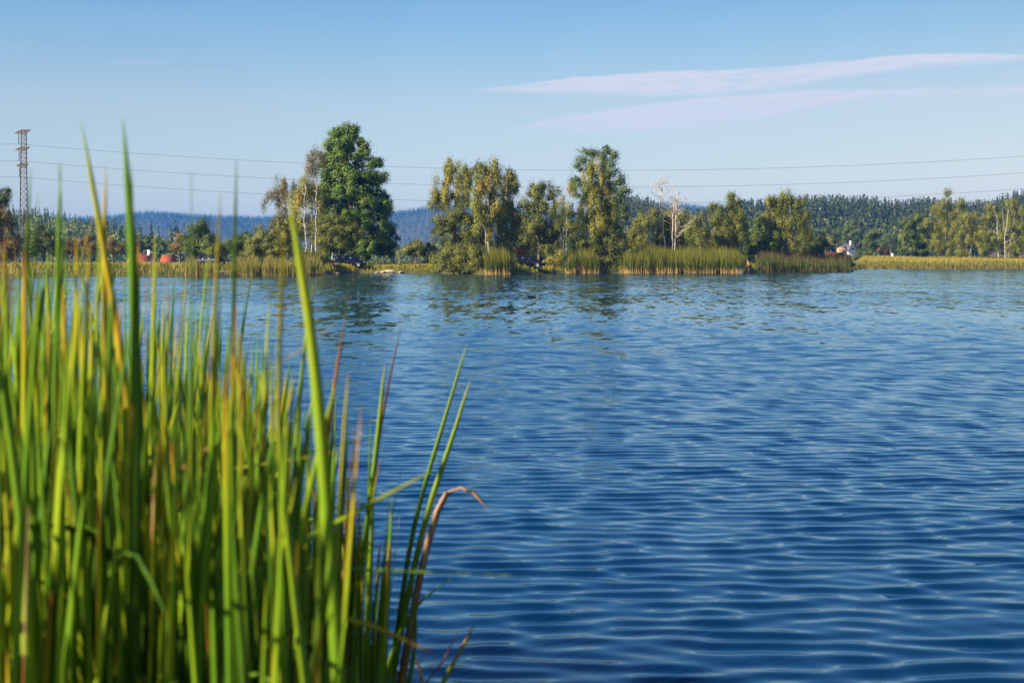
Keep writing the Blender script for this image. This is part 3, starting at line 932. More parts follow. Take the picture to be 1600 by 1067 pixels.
    tree('broadleaf_tree', 'slim green tree with a bare spike between the two rusty birches', 'tree', 340,
         [[(1500, b(340, 1.5), .2), (1498, 350, .14), (1494, 308, .03)]], [(1500, 322, 8, 9), (1504, 340, 10, 14), (1498, 362, 12, 16)], 'birch', leaf=.34, csize=.9, tint=(.3, .2), group='trees on the meadow')
    tree('birch_tree', 'rusty birch with a leaning white stem in the middle of the meadow tree row', 'birch tree', 318,
         [[(1510, b(318, 1.5), .22), (1510, 360, .15, -3), (1512, 335, .06)], [(1512, b(318, 1.5), .13, -3), (1518, 385, .1, -4), (1522, 365, .04, -3)]],
         [(1512, 338, 13, 10), (1506, 354, 16, 14), (1520, 356, 10, 14), (1510, 378, 18, 14), (1500, 392, 14, 8)], 'birch', 'bark_birch', leaf=.32, csize=.9, droop=.4, tint=(.46, .25), group='trees on the meadow', limbs=24, dens=.85)
    tree('birch_tree', 'tall birch with a straight white trunk near the right end of the meadow tree row', 'birch tree', 315,
         [[(1561, b(315, 1.5), .26), (1560, 375, .2, -3), (1558, 345, .13, -4), (1553, 322, .05, -3)]],
         [(1550, 322, 12, 8), (1560, 334, 14, 10), (1546, 340, 12, 14), (1540, 362, 14, 18), (1556, 372, 16, 18), (1538, 386, 12, 12)], 'birch', 'bark_birch', leaf=.32, csize=.9, droop=.4, tint=(.38, .25), group='trees on the meadow', limbs=26, dens=.8)
    tree('birch_tree', 'birch with pale branches fanning out, rightmost in the meadow tree row', 'birch tree', 312,
         [[(1570, b(312, 1.5), .2), (1570, 370, .16, -3), (1574, 345, .1, -5), (1576, 318, .04, -4)], [(1574, 347, .08, -5), (1586, 330, .04, -6)], [(1573, 348, .07, -5), (1566, 326, .03, -5)]],
         [(1578, 318, 14, 9), (1590, 332, 14, 14), (1576, 344, 12, 12), (1586, 362, 18, 18), (1598, 378, 16, 18), (1580, 388, 16, 12)], 'birch', 'bark_birch', leaf=.32, csize=.9, droop=.4, tint=(.42, .25), group='trees on the meadow', limbs=26, dens=.75)
    tree('broadleaf_tree', 'dark tree low down behind the white-trunked meadow birches', 'tree', 345,
         [[(1590, b(345, 1.5), .3), (1590, 370, .2)]], [(1465, 384, 18, 14), (1500, 378, 18, 18), (1530, 372, 18, 20), (1560, 374, 20, 20), (1595, 364, 20, 26), (1625, 355, 22, 36)], 'oak', leaf=.38, csize=1.0, group='trees on the meadow')
    # --- bare trees
    def bare(label, D, trunks, nb, h0, spread, seed):
        rng = np.random.default_rng(seed)
        base = np.array((P(trunks[0][0][0], 0, D)[0], D, float(ground_z(P(trunks[0][0][0], 0, D)[0], D))))
        root = empty('bare_birch', base, 0, label, 'bare tree', 'bare trees by the reed bed')
        g, gb = Geo(), Geo()
        for tr in trunks:
            pts = np.array([P(p[0], p[1], D) for p in tr]); pts[0][2] = base[2] - .15
            t = np.linspace(0, len(pts) - 1, 12)
            q = np.stack([np.interp(t, np.arange(len(pts)), pts[:, i]) for i in range(3)], 1)
            q[1:-1, :2] += rng.normal(0, .06, (10, 2))
            r = np.interp(t, np.arange(len(pts)), [p[2] * .8 for p in tr])
            g.tube(q - base, r, 8)
            for k in range(nb):
                u = rng.uniform(h0, .98)
                i = u * 11
                a = np.array([np.interp(i, np.arange(12), q[:, j]) for j in range(3)])
                L_ = spread * (1.15 - u) * rng.uniform(.6, 1.4) + .5
                an = rng.uniform(0, 6.28)
                up = rng.uniform(.35, 1.1)
                e = a + np.array((math.cos(an), math.sin(an) * .8, up)) * L_
                pt = limb(rng, a, e, 6, .05)
                gb.tube(pt - base, np.linspace(.035, .010, 6), 4)
                for m_ in range(4):
                    s_ = pt[rng.integers(2, 6)]
                    e2 = s_ + np.array((rng.normal(0, .5), rng.normal(0, .5), rng.uniform(.1, .9))) * L_ * .45
                    gb.tube(limb(rng, s_, e2, 4, .05) - base, np.linspace(.017, .007, 4), 3)
        g.build('trunk', M['bark_dead'], root, True)
        gb.build('branches', M['bark_dead'], root)
    bare('bare white trunk, shortest of the leafless trees behind the reed bed', 188, [[(1018, fy(188), .11), (1017, 360, .09), (1014, 318, .035)]], 9, .3, 1.4, 3)
    bare('tallest leafless birch with a fine twiggy top behind the reed bed', 189, [[(1039, fy(189), .12), (1037, 350, .09), (1036, 310, .05), (1037, 284, .015)]], 26, .42, 3.0, 4)
    bare('twin-stemmed leafless birch with rising side branches behind the reed bed', 188, [[(1050, fy(188), .11), (1051, 350, .09), (1053, 305, .02)], [(1053, fy(188), .11), (1056, 350, .09), (1057, 300, .02)]], 18, .3, 2.8, 5)


build_trees()


# ------------------------------------------------------------------ far woods, reed beds, meadow
def conifer_wood(name, label, n, pick, hgt, mat, sprays, seed, broad=0.0):
    rng = np.random.default_rng(seed)
    px, D = pick(rng, n)
    x = (px - CX) * D / F
    z = ground_z(x, D)
    n = len(x)
    h = hgt * rng.uniform(.7, 1.2, n)
    kind = rng.random(n) < broad
    idx = np.repeat(np.arange(n), sprays)
    u = np.tile((np.arange(sprays) + .5) / sprays, n) ** .75
    u = np.clip(u + rng.normal(0, .03, len(idx)), .02, 1)
    hh = h[idx]
    kk = kind[idx]
    rad = np.where(kk, .30 * hh * np.sqrt(np.clip(1 - (2 * u - 1.05) ** 2, .02, 1)), .21 * hh * (1.07 - u))
    an = rng.uniform(0, 6.28, len(idx))
    rr = rad * np.where(kk, rng.uniform(.5, 1.05, len(idx)), rng.uniform(.2, .7, len(idx)))
    hz = np.where(kk, .62 * hh * u + .08 * hh, hh * u)
    c = np.stack([x[idx] + np.cos(an) * rr, D[idx] + np.sin(an) * rr, z[idx] + hz], 1)
    out = np.stack([np.cos(an), np.sin(an), np.zeros(len(idx))], 1)
    nrm = unit(out * .8 + np.array((0, 0, .6)) + rng.normal(0, .35, c.shape))
    ax = unit(out + np.array((0, 0, -.75)) + rng.normal(0, .25, c.shape))
    ln = np.where(kk, .075 * hh, np.maximum(rad * 1.2, .05 * hh)) * rng.uniform(.7, 1.3, len(idx))
    wd = ln * np.where(kk, .8, .6)
    v, f = leaf_quads(c, nrm, ax, ln, wd)
    tt = np.clip(.40 + .14 * rng.normal(0, 1, n)[idx] + .07 * rng.normal(0, 1, len(idx)) + .3 * kk, 0, 1)
    tag(link(name, np_mesh(name, v, [f], M[mat], {'tint': np.repeat(tt, 4)})), label, kind='stuff')


def pick_slope(a, b, d0, d1):
    def fn(rng, n):
        px = rng.uniform(a, b, n)
        D = d0 + (d1 - d0) * np.sqrt(rng.random(n))
        return px, D
    return fn


conifer_wood('spruce_wood', 'dark spruce wood covering the slope on the right', 7500, pick_slope(900, 1900, 640, 1100), 19.5, 'conifer', 60, 1, 0)
conifer_wood('broadleaf_wood', 'green broadleaved wood on the lower slope at the right', 1500, pick_slope(900, 1900, 655, 880), 15, 'oak', 150, 6, 1.1)
conifer_wood('mixed_wood', 'dark mixed wood on the low hill at the left', 2600, pick_slope(-350, 330, 560, 1060), 18, 'oak', 110, 2, .75)
conifer_wood('valley_wood', 'low belt of trees in the valley seen through the gap', 900, pick_slope(300, 1000, 560, 1050), 13, 'oak', 120, 3, .8)
conifer_wood('hill_forest', 'forest covering the far blue hills', 17000, pick_slope(-100, 1300, 2700, 4080), 19, 'far_conifer', 14, 4, .3)


def blades(name, label, mat, n, px0, px1, t0, t1, h, w, seed, lean=.12, tattr='height', dens_edge=1.0, hvar=.25, clump=0.0, onto=None):
    rng = np.random.default_rng(seed)
    px = rng.uniform(px0, px1, n) + np.where(rng.random(n) < .22, rng.normal(0, 5, n), 0)
    t = t0 + (t1 - t0) * rng.random(n) ** dens_edge
    D = shore(px) + t
    x = (px - CX) * D / F
    cl = np.sin(x * 1.3 + seed) * .5 + np.sin(x * .47 + 2 * seed) * .5 + np.sin(x * 3.1 + D * .7) * .35
    px_ = px
    if clump:
        keep = rng.random(n) < np.clip(1 - clump * (0.5 + 1.0 * np.sin(x * 2.3 + D * .5 + 1.5 * np.sin(x * .7)) * np.sin(x * .9 + 1)), 0.04, 1)
        x, D, cl, px_ = x[keep], D[keep], cl[keep], px[keep]
        n = len(x)
    z = ground_z(x, D)
    z = np.maximum(z, -.25)
    cl2 = np.sin(x * .31 + seed * 1.7) * .6 + np.sin(x * .83 + D * .25 + seed) * .4
    ends = .62 + .38 * np.minimum(sstep(0, 9, px_ - px0), sstep(0, 9, px1 - px_))
    hh = h * ends * (1 + .10 * cl + .13 * cl2) * np.clip(1 + hvar * rng.normal(0, .6, n), .35, 1.5)
    an = rng.uniform(0, 6.28, n)
    ll = lean * hh * np.abs(rng.normal(0, 1, n))
    tip = np.stack([x + np.cos(an) * ll, D + np.sin(an) * ll, z + hh], 1)
    base = np.stack([x, D, z], 1)
    mid = base * .5 + tip * .5
    mid[:, :2] -= (tip - base)[:, :2] * .18
    fa = rng.normal(0, .9, n)
    side = np.stack([np.cos(fa), np.sin(fa), np.zeros(n)], 1) * (w * rng.uniform(.6, 1.4, n))[:, None] * .5
    v = np.stack([base - side * .8, base + side * .8, mid + side, mid - side, tip], 1).reshape(-1, 3)
    i = np.arange(n)[:, None] * 5
    f4 = i + np.array((0, 1, 2, 3)); f3 = i + np.array((3, 2, 4))
    if tattr == 'height':
        j = rng.normal(0, .10, n)
        a = np.clip(np.stack([.10 + j, .10 + j, .58 + j, .58 + j, .95 + j * .6], 1), 0, 1).ravel()
    else:
        pat = np.sin(x * .21 + D * .33 + seed) * np.sin(x * .09 - D * .21 + 2 * seed)
        tt = np.clip(.42 + .22 * rng.normal(0, 1, n) + .12 * cl + .30 * pat, 0, 1)
        a = np.clip(tt[:, None] + np.array((-.22, -.22, 0, 0, .26)), 0, 1).ravel()
    tag(link(name, np_mesh(name, v, [f4, f3], M[mat], {'tint': a})), label, kind='stuff')


def reed_bed(label, px0, px1, t1, h, n, seed, mat='reed', w=.045, hvar=.24):
    blades('reeds', label, mat, n, px0, px1, -1.0, t1, h, w, seed, lean=.10, hvar=hvar, clump=.8)


reed_bed('dry straw-coloured reeds below the lone oak at the left', 284, 332, 5, 1.25, 900, 11, 'reed_dry')
reed_bed('low tufty sedge along the left bank', -150, 284, 6, .6, 3000, 19, 'reed_plume')
reed_bed('tawny reed stand left of the white birch pair', 362, 470, 6, 1.45, 3800, 12, 'reed_dry')
reed_bed('thin tawny reeds below the white birch pair', 470, 506, 4, 1.6, 900, 13, 'reed_dry')
reed_bed('tall green reed tuft left of the car under the trees', 757, 802, 4.5, 2.6, 2600, 14)
reed_bed('green reed bed below the slim birch', 886, 938, 6, 2.6, 3000, 15)
reed_bed('long tall green reed bed right of the willow bush', 968, 1161, 9, 2.4, 12500, 16)
reed_bed('lower reed bed with reddish plumes right of the bather', 1184, 1332, 10, 2.0, 9000, 17, 'reed_plume')
reed_bed('low green sedge along the meadow edge', 1336, 1720, 4, 1.0, 9000, 18, 'grass' if False else 'reed_dry')

blades('grass', 'golden grass on the bank between the big tree and the birch group', 'grass', 15000, 505, 700, .6, 26, .42, .07, 31, tattr='x', dens_edge=.8)
blades('grass', 'rough grass on the bank at the left', 'grass', 17000, -150, 505, .3, 60, .50, .08, 32, tattr='x', hvar=.5)
blades('grass', 'grass and weeds along the bank behind the reed beds', 'grass', 20000, 690, 1335, 1, 26, .50, .07, 33, tattr='x')
blades('grass', 'tall golden meadow grass on the right', 'grass', 42000, 1334, 1720, 1.5, 62, .95, .09, 34, tattr='x', dens_edge=.9)

#@@OBJECTS

# ------------------------------------------------------------------ man-made things
M['navy_paint'] = simple('navy_car_paint', (0.008, 0.009, 0.028), 0.28, 0.0, 0.15, 3.0, 0.35)
M['black_paint'] = simple('black_car_paint', (0.006, 0.006, 0.010), 0.28, 0.0, 0.15, 3.0, 0.35)
M['car_glass'] = simple('tinted_glass', (0.012, 0.016, 0.02), 0.06, 0.0, 0.1, 2.0, 0.5)
M['rubber'] = simple('tyre_rubber', (0.018, 0.018, 0.018), 0.9, 0.0, 0.2, 20)
M['alloy'] = simple('alloy_rim', (0.62, 0.60, 0.58), 0.35, 0.6, 0.1, 20)
M['red_lamp'] = simple('red_lens', (0.55, 0.02, 0.02), 0.2, 0.0, 0.1, 20)
M['clear_lamp'] = simple('clear_lens', (0.75, 0.75, 0.72), 0.12, 0.1, 0.1, 20)
M['plastic'] = simple('dark_trim', (0.02, 0.02, 0.022), 0.6, 0.0, 0.2, 20)
M['steel'] = simple('weathered_steel', (0.20, 0.165, 0.15), 0.7, 0.3, 0.35, 3)
M['porcelain'] = simple('insulator_glaze', (0.10, 0.085, 0.075), 0.3, 0.0, 0.2, 8)
M['wire'] = simple('cable_metal', (0.09, 0.09, 0.10), 0.6, 0.5, 0.2, 1)
M['roof_orange'] = simple('orange_tiles', (0.36, 0.080, 0.020), 0.8, 0.0, 0.3, 1.4)
M['roof_red'] = simple('red_tiles', (0.42, 0.085, 0.055), 0.8, 0.0, 0.3, 1.4)
M['roof_grey'] = simple('grey_slates', (0.16, 0.15, 0.16), 0.7, 0.0, 0.3, 1.4)
M['roof_tan'] = simple('tan_tiles', (0.45, 0.24, 0.13), 0.8, 0.0, 0.3, 1.4)
M['render_white'] = simple('white_render', (0.78, 0.75, 0.70), 0.85, 0.0, 0.08, 1.0)
M['render_cream'] = simple('cream_render', (0.62, 0.52, 0.38), 0.85, 0.0, 0.1, 1.0)
M['render_pink'] = simple('reddish_render', (0.50, 0.17, 0.13), 0.85, 0.0, 0.1, 1.0)
M['timber'] = simple('pale_weathered_timber', (0.36, 0.28, 0.17), 0.85, 0.0, 0.25, 5)
M['stone'] = simple('pale_lakeside_stone', (0.36, 0.28, 0.20), 0.9, 0.0, 0.35, 4)
M['skin'] = simple('tanned_skin', (0.50, 0.25, 0.14), 0.55, 0.0, 0.08, 6)
M['hair_dark'] = simple('dark_hair', (0.02, 0.014, 0.010), 0.7, 0.0, 0.3, 40)
M['hair_white'] = simple('white_hair', (0.72, 0.68, 0.62), 0.7, 0.0, 0.1, 40)
M['teal_cloth'] = simple('teal_cloth', (0.16, 0.47, 0.45), 0.85, 0.0, 0.12, 8)
M['dark_cloth'] = simple('dark_cloth', (0.018, 0.014, 0.022), 0.85, 0.0, 0.2, 8)
M['black_cloth'] = simple('black_canvas', (0.016, 0.020, 0.020), 0.85, 0.0, 0.2, 8)


def make_car(base_xy, heading, label, paint, length=4.25, width=1.70, tall=1.55, boot=0.0):
    """lofted hatchback; local +X is the front"""
    x, y = base_xy
    root = empty('parked_car', (x, y, float(ground_z(x, y))), heading, label, 'car', 'cars parked on the far bank')
    L_, W, T = length, width / 2, tall
    # stations: x fraction, sill z, belt z, roof z, half width sill, belt, roof
    st = [(-.500, .42, .70, .74, .62, .66, .58), (-.492, .30, .90, .96, .76, .80, .66), (-.465, .24, .94, 1.20, .82, .86, .66), (-.43, .22, .95, 1.42, .84, .87, .66),
          (-.36, .20, .95, 1.51, .85, .87, .67), (-.20, .19, .94, 1.545, .85, .87, .68), (0, .19, .93, 1.55, .85, .87, .68), (.10, .19, .92, 1.50, .85, .87, .67),
          (.19, .19, .91, 1.30, .85, .87, .68), (.265, .19, .905, 1.02, .85, .87, .73), (.30, .20, .90, .955, .85, .86, .76), (.40, .22, .83, .88, .84, .84, .72),
          (.46, .25, .74, .79, .80, .80, .66), (.49, .30, .62, .66, .70, .70, .56), (.5, .40, .54, .57, .58, .58, .48)]
    V, n = [], 10
    for f, zs, zb, zr, ws, wb, wr in st:
        k = T / 1.55
        half = [(ws * .92, zs), (ws, zs + .10), (wb * 1.01, (zs + zb) * .52), (wb, zb), (wr, zr - .03), (wr * .86, zr)]
        ring = [(f * L_, a * W / .86, b * k) for a, b in half] + [(f * L_, -a * W / .86, b * k) for a, b in reversed(half)]
        V += ring
        n = len(ring)
    m_ = len(st)
    i = np.arange(m_ - 1)[:, None] * n; j = np.arange(n)[None, :]; j2 = (j + 1) % n
    f4 = np.stack([i + j, i + n + j, i + n + j2, i + j2], -1).reshape(-1, 4)
    V = np.array(V)
    caps = []
    for off, rev in ((0, False), ((m_ - 1) * n, True)):
        for q in range(n // 2 - 1):
            a = (off + q, off + q + 1, off + n - 2 - q, off + n - 1 - q)
            caps.append(a[::-1] if rev else a)
    g = Geo().add(V, np.vstack([f4, np.array(caps)]))
    body = g.build('body', paint, root, True)
    ring = V.reshape(m_, n, 3)

    def side_pt(f, s, v):
        k = np.array([q[0] for q in st])
        p3 = np.array([np.interp(f, k, ring[:, 3, c]) for c in range(3)])
        p4 = np.array([np.interp(f, k, ring[:, 4, c]) for c in range(3)])
        q = p3 * (1 - v) + p4 * v
        q[1] = (q[1] + .006) * s
        return q

    def pane(name, pts, out, mat):
        pts = np.array(pts); out = np.array(out) * .012
        k = len(pts)
        v = np.vstack([pts - out, pts + out])
        f = [(0, 1, 2, 3), (7, 6, 5, 4)] + [(a, a + 4, (a + 1) % 4 + 4, (a + 1) % 4) for a in range(4)]
        return Geo().add(v, f).build(name, mat, root)
    for s in (1, -1):
        for a, b, va, vb in ((-.405, -.22, .74, .90), (-.205, -.015, .90, .92), (0.0, .215, .92, .35)):
            pane('side_window', [side_pt(a, s, .12), side_pt(b, s, .12), side_pt(b, s, vb), side_pt(a, s, va)], (0, s, .3), M['car_glass'])
        pane('door_seam', [side_pt(-.012, s, -.9) if False else np.array((-.008 * L_, s * (W + .012), .32)), np.array((-.002 * L_, s * (W + .012), .32)), np.array((-.002 * L_, s * (W + .02), .90)), np.array((-.008 * L_, s * (W + .02), .90))], (0, s * .4, 0), M['plastic'])
        Geo().box((-.04 * L_, s * (W + .01) - .02, .80), (.0 * L_, s * (W + .01) + .03, .83)).build('door_handle', M['plastic'], root)
        mb = Geo().box((.205 * L_, s * (W + .10) - .09, .93), (.245 * L_, s * (W + .10) + .09, 1.06))
        mb.build('mirror', paint, root)
        Geo().box((-.5 * L_ - .01, s * W * .80 - .11, .74), (-.47 * L_, s * W * .80 + .12, 1.02)).build('taillight', M['red_lamp'], root)
        Geo().box((.455 * L_, s * W * .72 - .17, .60), (.488 * L_, s * W * .72 + .17, .73)).build('headlight', M['clear_lamp'], root)
        for f in (-.315, .305):
            cx, cz, R_ = f * L_, .315, .315
            w = empty('wheel', (0, 0, 0)); w.parent = root
            yy = s * (W - .10)
            an = np.linspace(0, 2 * np.pi, 25)[:-1]
            prof = [(.20, -.09), (.29, -.10), (.315, -.06), (.315, .06), (.29, .10), (.20, .09)]
            v = np.array([(cx + r * math.cos(t), yy + q + s * .03, cz + r * math.sin(t)) for t in an for r, q in prof])
            ii = np.arange(24)[:, None] * 6; i2 = ((np.arange(24) + 1) % 24)[:, None] * 6; jj = np.arange(5)[None, :]
            Geo().add(v, np.stack([ii + jj, ii + jj + 1, i2 + jj + 1, i2 + jj], -1).reshape(-1, 4)).build('tyre', M['rubber'], w, True)
            rg = Geo()
            yo = yy + s * .115
            for t in range(5):
                a0 = t * 2 * math.pi / 5
                d = np.array((math.cos(a0), 0, math.sin(a0)))
                rg.tube([np.array((cx, yo, cz)) + d * .03, np.array((cx, yo - s * .01, cz)) + d * .20], [.035, .028], 6)
            rg.tube([np.array((cx + .2 * math.cos(t), yo - s * .02, cz + .2 * math.sin(t))) for t in np.linspace(0, 2 * np.pi, 25)], .022, 6, cap=False)
            v = np.array([(cx + .19 * math.cos(t), yo - s * .05, cz + .19 * math.sin(t)) for t in an] + [(cx, yo - s * .05, cz)])
            rg.add(v, None, np.array([(q, (q + 1) % 24, 24) for q in range(24)]))
            rg.build('rim', M['alloy'], w)
            # dark arch above the tyre
            ar = Geo().tube([(cx + .36 * math.cos(t), s * (W + .005), cz + .36 * math.sin(t)) for t in np.linspace(-.1, math.pi + .1, 14)], .03, 6)
            ar.build('wheel_arch', M['plastic'], root)
    # windscreen, rear window
    r = ring
    def across(f, v, w):
        k = np.array([q[0] for q in st])
        p4 = np.array([np.interp(f, k, r[:, 4, c]) for c in range(3)])
        p5 = np.array([np.interp(f, k, r[:, 5, c]) for c in range(3)])
        q = p5.copy(); q[1] = p4[1] * .93 * w; return q
    pane('windscreen', [across(.262, 0, 1), across(.262, 0, -1), across(.115, 0, -1), across(.115, 0, 1)], (.7, 0, .7), M['car_glass'])
    pane('rear_window', [across(-.43, 0, 1), across(-.43, 0, -1), across(-.478, 0, -1), across(-.478, 0, 1)], (-.9, 0, .3), M['car_glass'])
    Geo().box((-.5 * L_ - .05, -W * .86, .34), (-.47 * L_, W * .86, .56)).build('bumper', paint, root)
    Geo().box((.485 * L_, -W * .7, .30), (.5 * L_ + .03, W * .7, .46)).build('bumper', M['plastic'], root)
    Geo().box((-.5 * L_ - .062, -.26, .60), (-.5 * L_ - .008, .26, .71)).build('number_plate', M['render_white'], root)
    return root


def pxy(px, D):
    return ((px - CX) * D / F, D)


make_car(pxy(546, 183.5), math.radians(-4), 'dark navy hatchback on the grassy bank below the biggest tree', M['navy_paint'], 4.25)
make_car(pxy(826, 175), math.radians(-9), 'black hatchback half hidden in shade, right of the tall green reed tuft', M['black_paint'], 4.0, 1.68, 1.5)
make_car(pxy(322, 166), math.radians(160), 'dark car mostly hidden behind dry reeds, below the lone rounded oak', M['navy_paint'], 4.2)


# ---- pylon and wires
def build_pylon():
    D = 230.0
    c = P(37, 0, D)
    z0 = float(ground_z(c[0], D))
    root = empty('lattice_pylon', (c[0], D, z0), 0, 'slender rusty steel lattice pylon with three crossarms, above the left bank', 'pylon')
    Ht = H + (HY - 203) * D / F - z0
    ang = math.radians(14)
    ca, sa = math.cos(ang), math.sin(ang)

    def rot(x, y, z):
        return np.array((x * ca - y * sa, x * sa + y * ca, z))

    def half(z):
        return .66 + (.38 - .66) * min(1, z / Ht)
    g = Geo()
    for sx in (-1, 1):
        for sy in (-1, 1):
            zs = np.linspace(-.3, Ht, 8)
            g.tube([rot(sx * half(z), sy * half(z), z) for z in zs], .055, 4)
    g.build('legs', M['steel'], root)
    br = Geo()
    z = .2
    while z < Ht - .5:
        st = 1.75 * half(z)
        z2 = min(z + st, Ht)
        for a, b in (((-1, -1), (1, -1)), ((1, -1), (1, 1)), ((1, 1), (-1, 1)), ((-1, 1), (-1, -1))):
            for p, q in ((a, b), (b, a)):
                br.tube([rot(p[0] * half(z), p[1] * half(z), z), rot(q[0] * half(z2), q[1] * half(z2), z2)], .028, 4)
            br.tube([rot(a[0] * half(z2), a[1] * half(z2), z2), rot(b[0] * half(z2), b[1] * half(z2), z2)], .024, 4)
        z = z2
    br.build('bracing', M['steel'], root)
    ad = np.array((.61, -.792, 0))
    ends = []
    for py, near, far in ((205.5, 3.2, 4.4), (232, 2.8, 4.0), (257.5, 2.2, 3.6)):
        za = H + (HY - py) * D / F - z0
        a = Geo()
        n_, f_ = ad * near, -ad * far
        for sgn in (-1, 1):
            o = np.array((.792, .61, 0)) * .35 * sgn
            up = np.array((0, 0, .0))
            a.tube([f_ + np.array((0, 0, za)), o + np.array((0, 0, za + .25)), n_ + np.array((0, 0, za))], .085, 4)
            a.tube([f_ + np.array((0, 0, za)), o + np.array((0, 0, za - .3)), n_ + np.array((0, 0, za))], .08, 4)
        for t in np.linspace(.15, .85, 7):
            for tip in (n_, f_):
                p = tip * t
                hh = .3 * (1 - t)
                w = np.array((.792, .61, 0)) * .35 * (1 - t)
                a.tube([p + w + np.array((0, 0, za + hh * .8)), p - w + np.array((0, 0, za - hh))], .025, 4)
                a.tube([p - w + np.array((0, 0, za + hh * .8)), p + w + np.array((0, 0, za - hh))], .025, 4)
        cr = a.build('crossarm', M['steel'], root)
        # insulator string on the far half
        p = -ad * (far * .55)
        ins = Geo()
        ins.tube([p + np.array((0, 0, za - .05)), p + np.array((0, 0, za - 1.9))], .03, 6)
        for q in np.linspace(.3, 1.75, 9):
            ins.tube([p + np.array((0, 0, za - q)), p + np.array((0, 0, za - q - .04)), p + np.array((0, 0, za - q - .1))], [.05, .15, .05], 10)
        ins.build('insulator', M['porcelain'], cr)
        ends.append(p + np.array((c[0], D, z0 + za - 1.9)))
    return ends


ENDS = build_pylon()
for e, nm in zip(ENDS, ('topmost', 'middle', 'lowest')):
    xs = np.concatenate([np.linspace(-110, e[0], 8, endpoint=False), np.linspace(e[0], 190, 90)])
    x0 = (950 - CX) * e[1] / F
    k = 4.85e-5 * F / e[1]
    zb = e[2] - k * (e[0] - x0) ** 2
    zs = np.where(xs < e[0], e[2] + (xs - e[0]) * .012, zb + k * (xs - x0) ** 2)
    ys = e[1] + (xs - e[0]) * np.where(xs < e[0], .2, .05)
    zs = H + (zs - H) * ys / e[1]
    g = Geo().tube(np.stack([xs, ys, zs], 1), .021, 5)
    tag(g.build('power_line', M['wire']), nm + ' of the three sagging wires strung from the lattice pylon', 'power line', 'power lines across the sky')


# ---- houses
def house(name, label, px, D, w, dep, wall_h, roof_h, roofm, wallm, rz=0.0, z=None, chimney=None, windows=2, over=.35, gable_window=False, dormer=False):
    x, y = pxy(px, D)
    zz = float(ground_z(x, y)) if z is None else z
    root = empty(name, (x, y, zz), rz, label, 'house', 'houses beyond the far bank')
    a, b = w / 2, dep / 2
    v = [(-a, -b, -3), (a, -b, -3), (a, b, -3), (-a, b, -3), (-a, -b, wall_h), (a, -b, wall_h), (a, b, wall_h), (-a, b, wall_h), (-a, 0, wall_h + roof_h), (a, 0, wall_h + roof_h)]
    g = Geo().add(v, [(0, 1, 5, 4), (2, 3, 7, 6), (1, 2, 6, 5), (3, 0, 4, 7)], [(5, 6, 9), (7, 4, 8)])
    g.build('wall', wallm, root)
    sl = roof_h / b
    r = Geo()
    for s in (-1, 1):
        e = b + over
        lo = wall_h - over * sl
        top = wall_h + roof_h
        t = .16
        v = [(-a - over, s * e, lo + .03), (a + over, s * e, lo + .03), (a + over, 0, top + .03), (-a - over, 0, top + .03),
             (-a - over, s * e, lo + .03 + t), (a + over, s * e, lo + .03 + t), (a + over, 0, top + .03 + t), (-a - over, 0, top + .03 + t)]
        r.add(v, [(0, 1, 2, 3), (4, 7, 6, 5), (0, 4, 5, 1), (1, 5, 6, 2), (3, 2, 6, 7), (0, 3, 7, 4)])
    ro = r.build('roof', roofm, root)
    if chimney is not None:
        cx = chimney * a
        ch = Geo().box((cx - .35, -.75, wall_h + roof_h * .5), (cx + .35, .0, wall_h + roof_h + 1.0))
        ch.box((cx - .42, -.82, wall_h + roof_h + 1.002), (cx + .42, .07, wall_h + roof_h + 1.12))
        ch.build('chimney', M['render_white'], ro)
    if dormer:
        d = Geo()
        d.box((-.7, -b * .75, wall_h + roof_h * .15), (.7, -b * .2, wall_h + roof_h * .72))
        d.build('dormer', M['render_white'], ro)
    for k in range(windows):
        cx = -a + w * (k + .5) / windows
        fr = Geo().box((cx - .5, -b - .05, wall_h - 1.75), (cx + .5, -b + .02, wall_h - .55))
        wo = fr.build('window', M['render_white'], root)
        Geo().box((cx - .42, -b - .065, wall_h - 1.67), (cx + .42, -b - .052, wall_h - .63)).build('pane', M['car_glass'], wo)
    if gable_window:
        wo = Geo().box((a - .02, -.5, wall_h + .1), (a + .05, .5, wall_h + 1.2)).build('window', M['roof_grey'], root)
        Geo().box((a + .052, -.42, wall_h + .18), (a + .065, .42, wall_h + 1.12)).build('pane', M['car_glass'], wo)
    Geo().box((a - .02, b * .3, .0), (a + .05, b * .3 + .95, 2.0)).build('door', M['timber'], root)
    return root


house('house', 'long low house with an orange tiled roof and white chimney, behind the left bank', 222, 350, 4.8, 6.5, 2.75, 1.9, M['roof_orange'], M['render_cream'], math.radians(-6), -1.6, .82, 3)
house('house', 'small orange-roofed house right of the one with the white chimney', 263, 356, 2.6, 5.0, 2.6, 1.8, M['roof_orange'], M['render_cream'], math.radians(5), -1.6, None, 1)
house('house', 'small house with orange roof and white dormer at the edge of the plumed reeds', 1304, 400, 4.0, 4.5, 3.0, 2.2, M['roof_orange'], M['render_cream'], math.radians(8), -1.6, None, 2, dormer=True)
house('house', 'white gabled house with dark grey roof half hidden by trees on the slope', 1325, 600, 6.2, 4.5, 3.7, 3.0, M['roof_grey'], M['render_white'], math.radians(-66), 1.9, .75, 2, gable_window=True)
house('house', 'small tan-roofed shed just left of the white gabled house', 1315, 560, 3.2, 3.5, 3.6, 1.2, M['roof_tan'], M['render_cream'], 0, 2.0, None, 1)
house('house', 'house with an orange-brown roof among trees, above the red one', 1377, 480, 3.2, 4.0, 3.6, 2.0, M['roof_orange'], M['render_cream'], math.radians(-15), 1.0, None, 1)
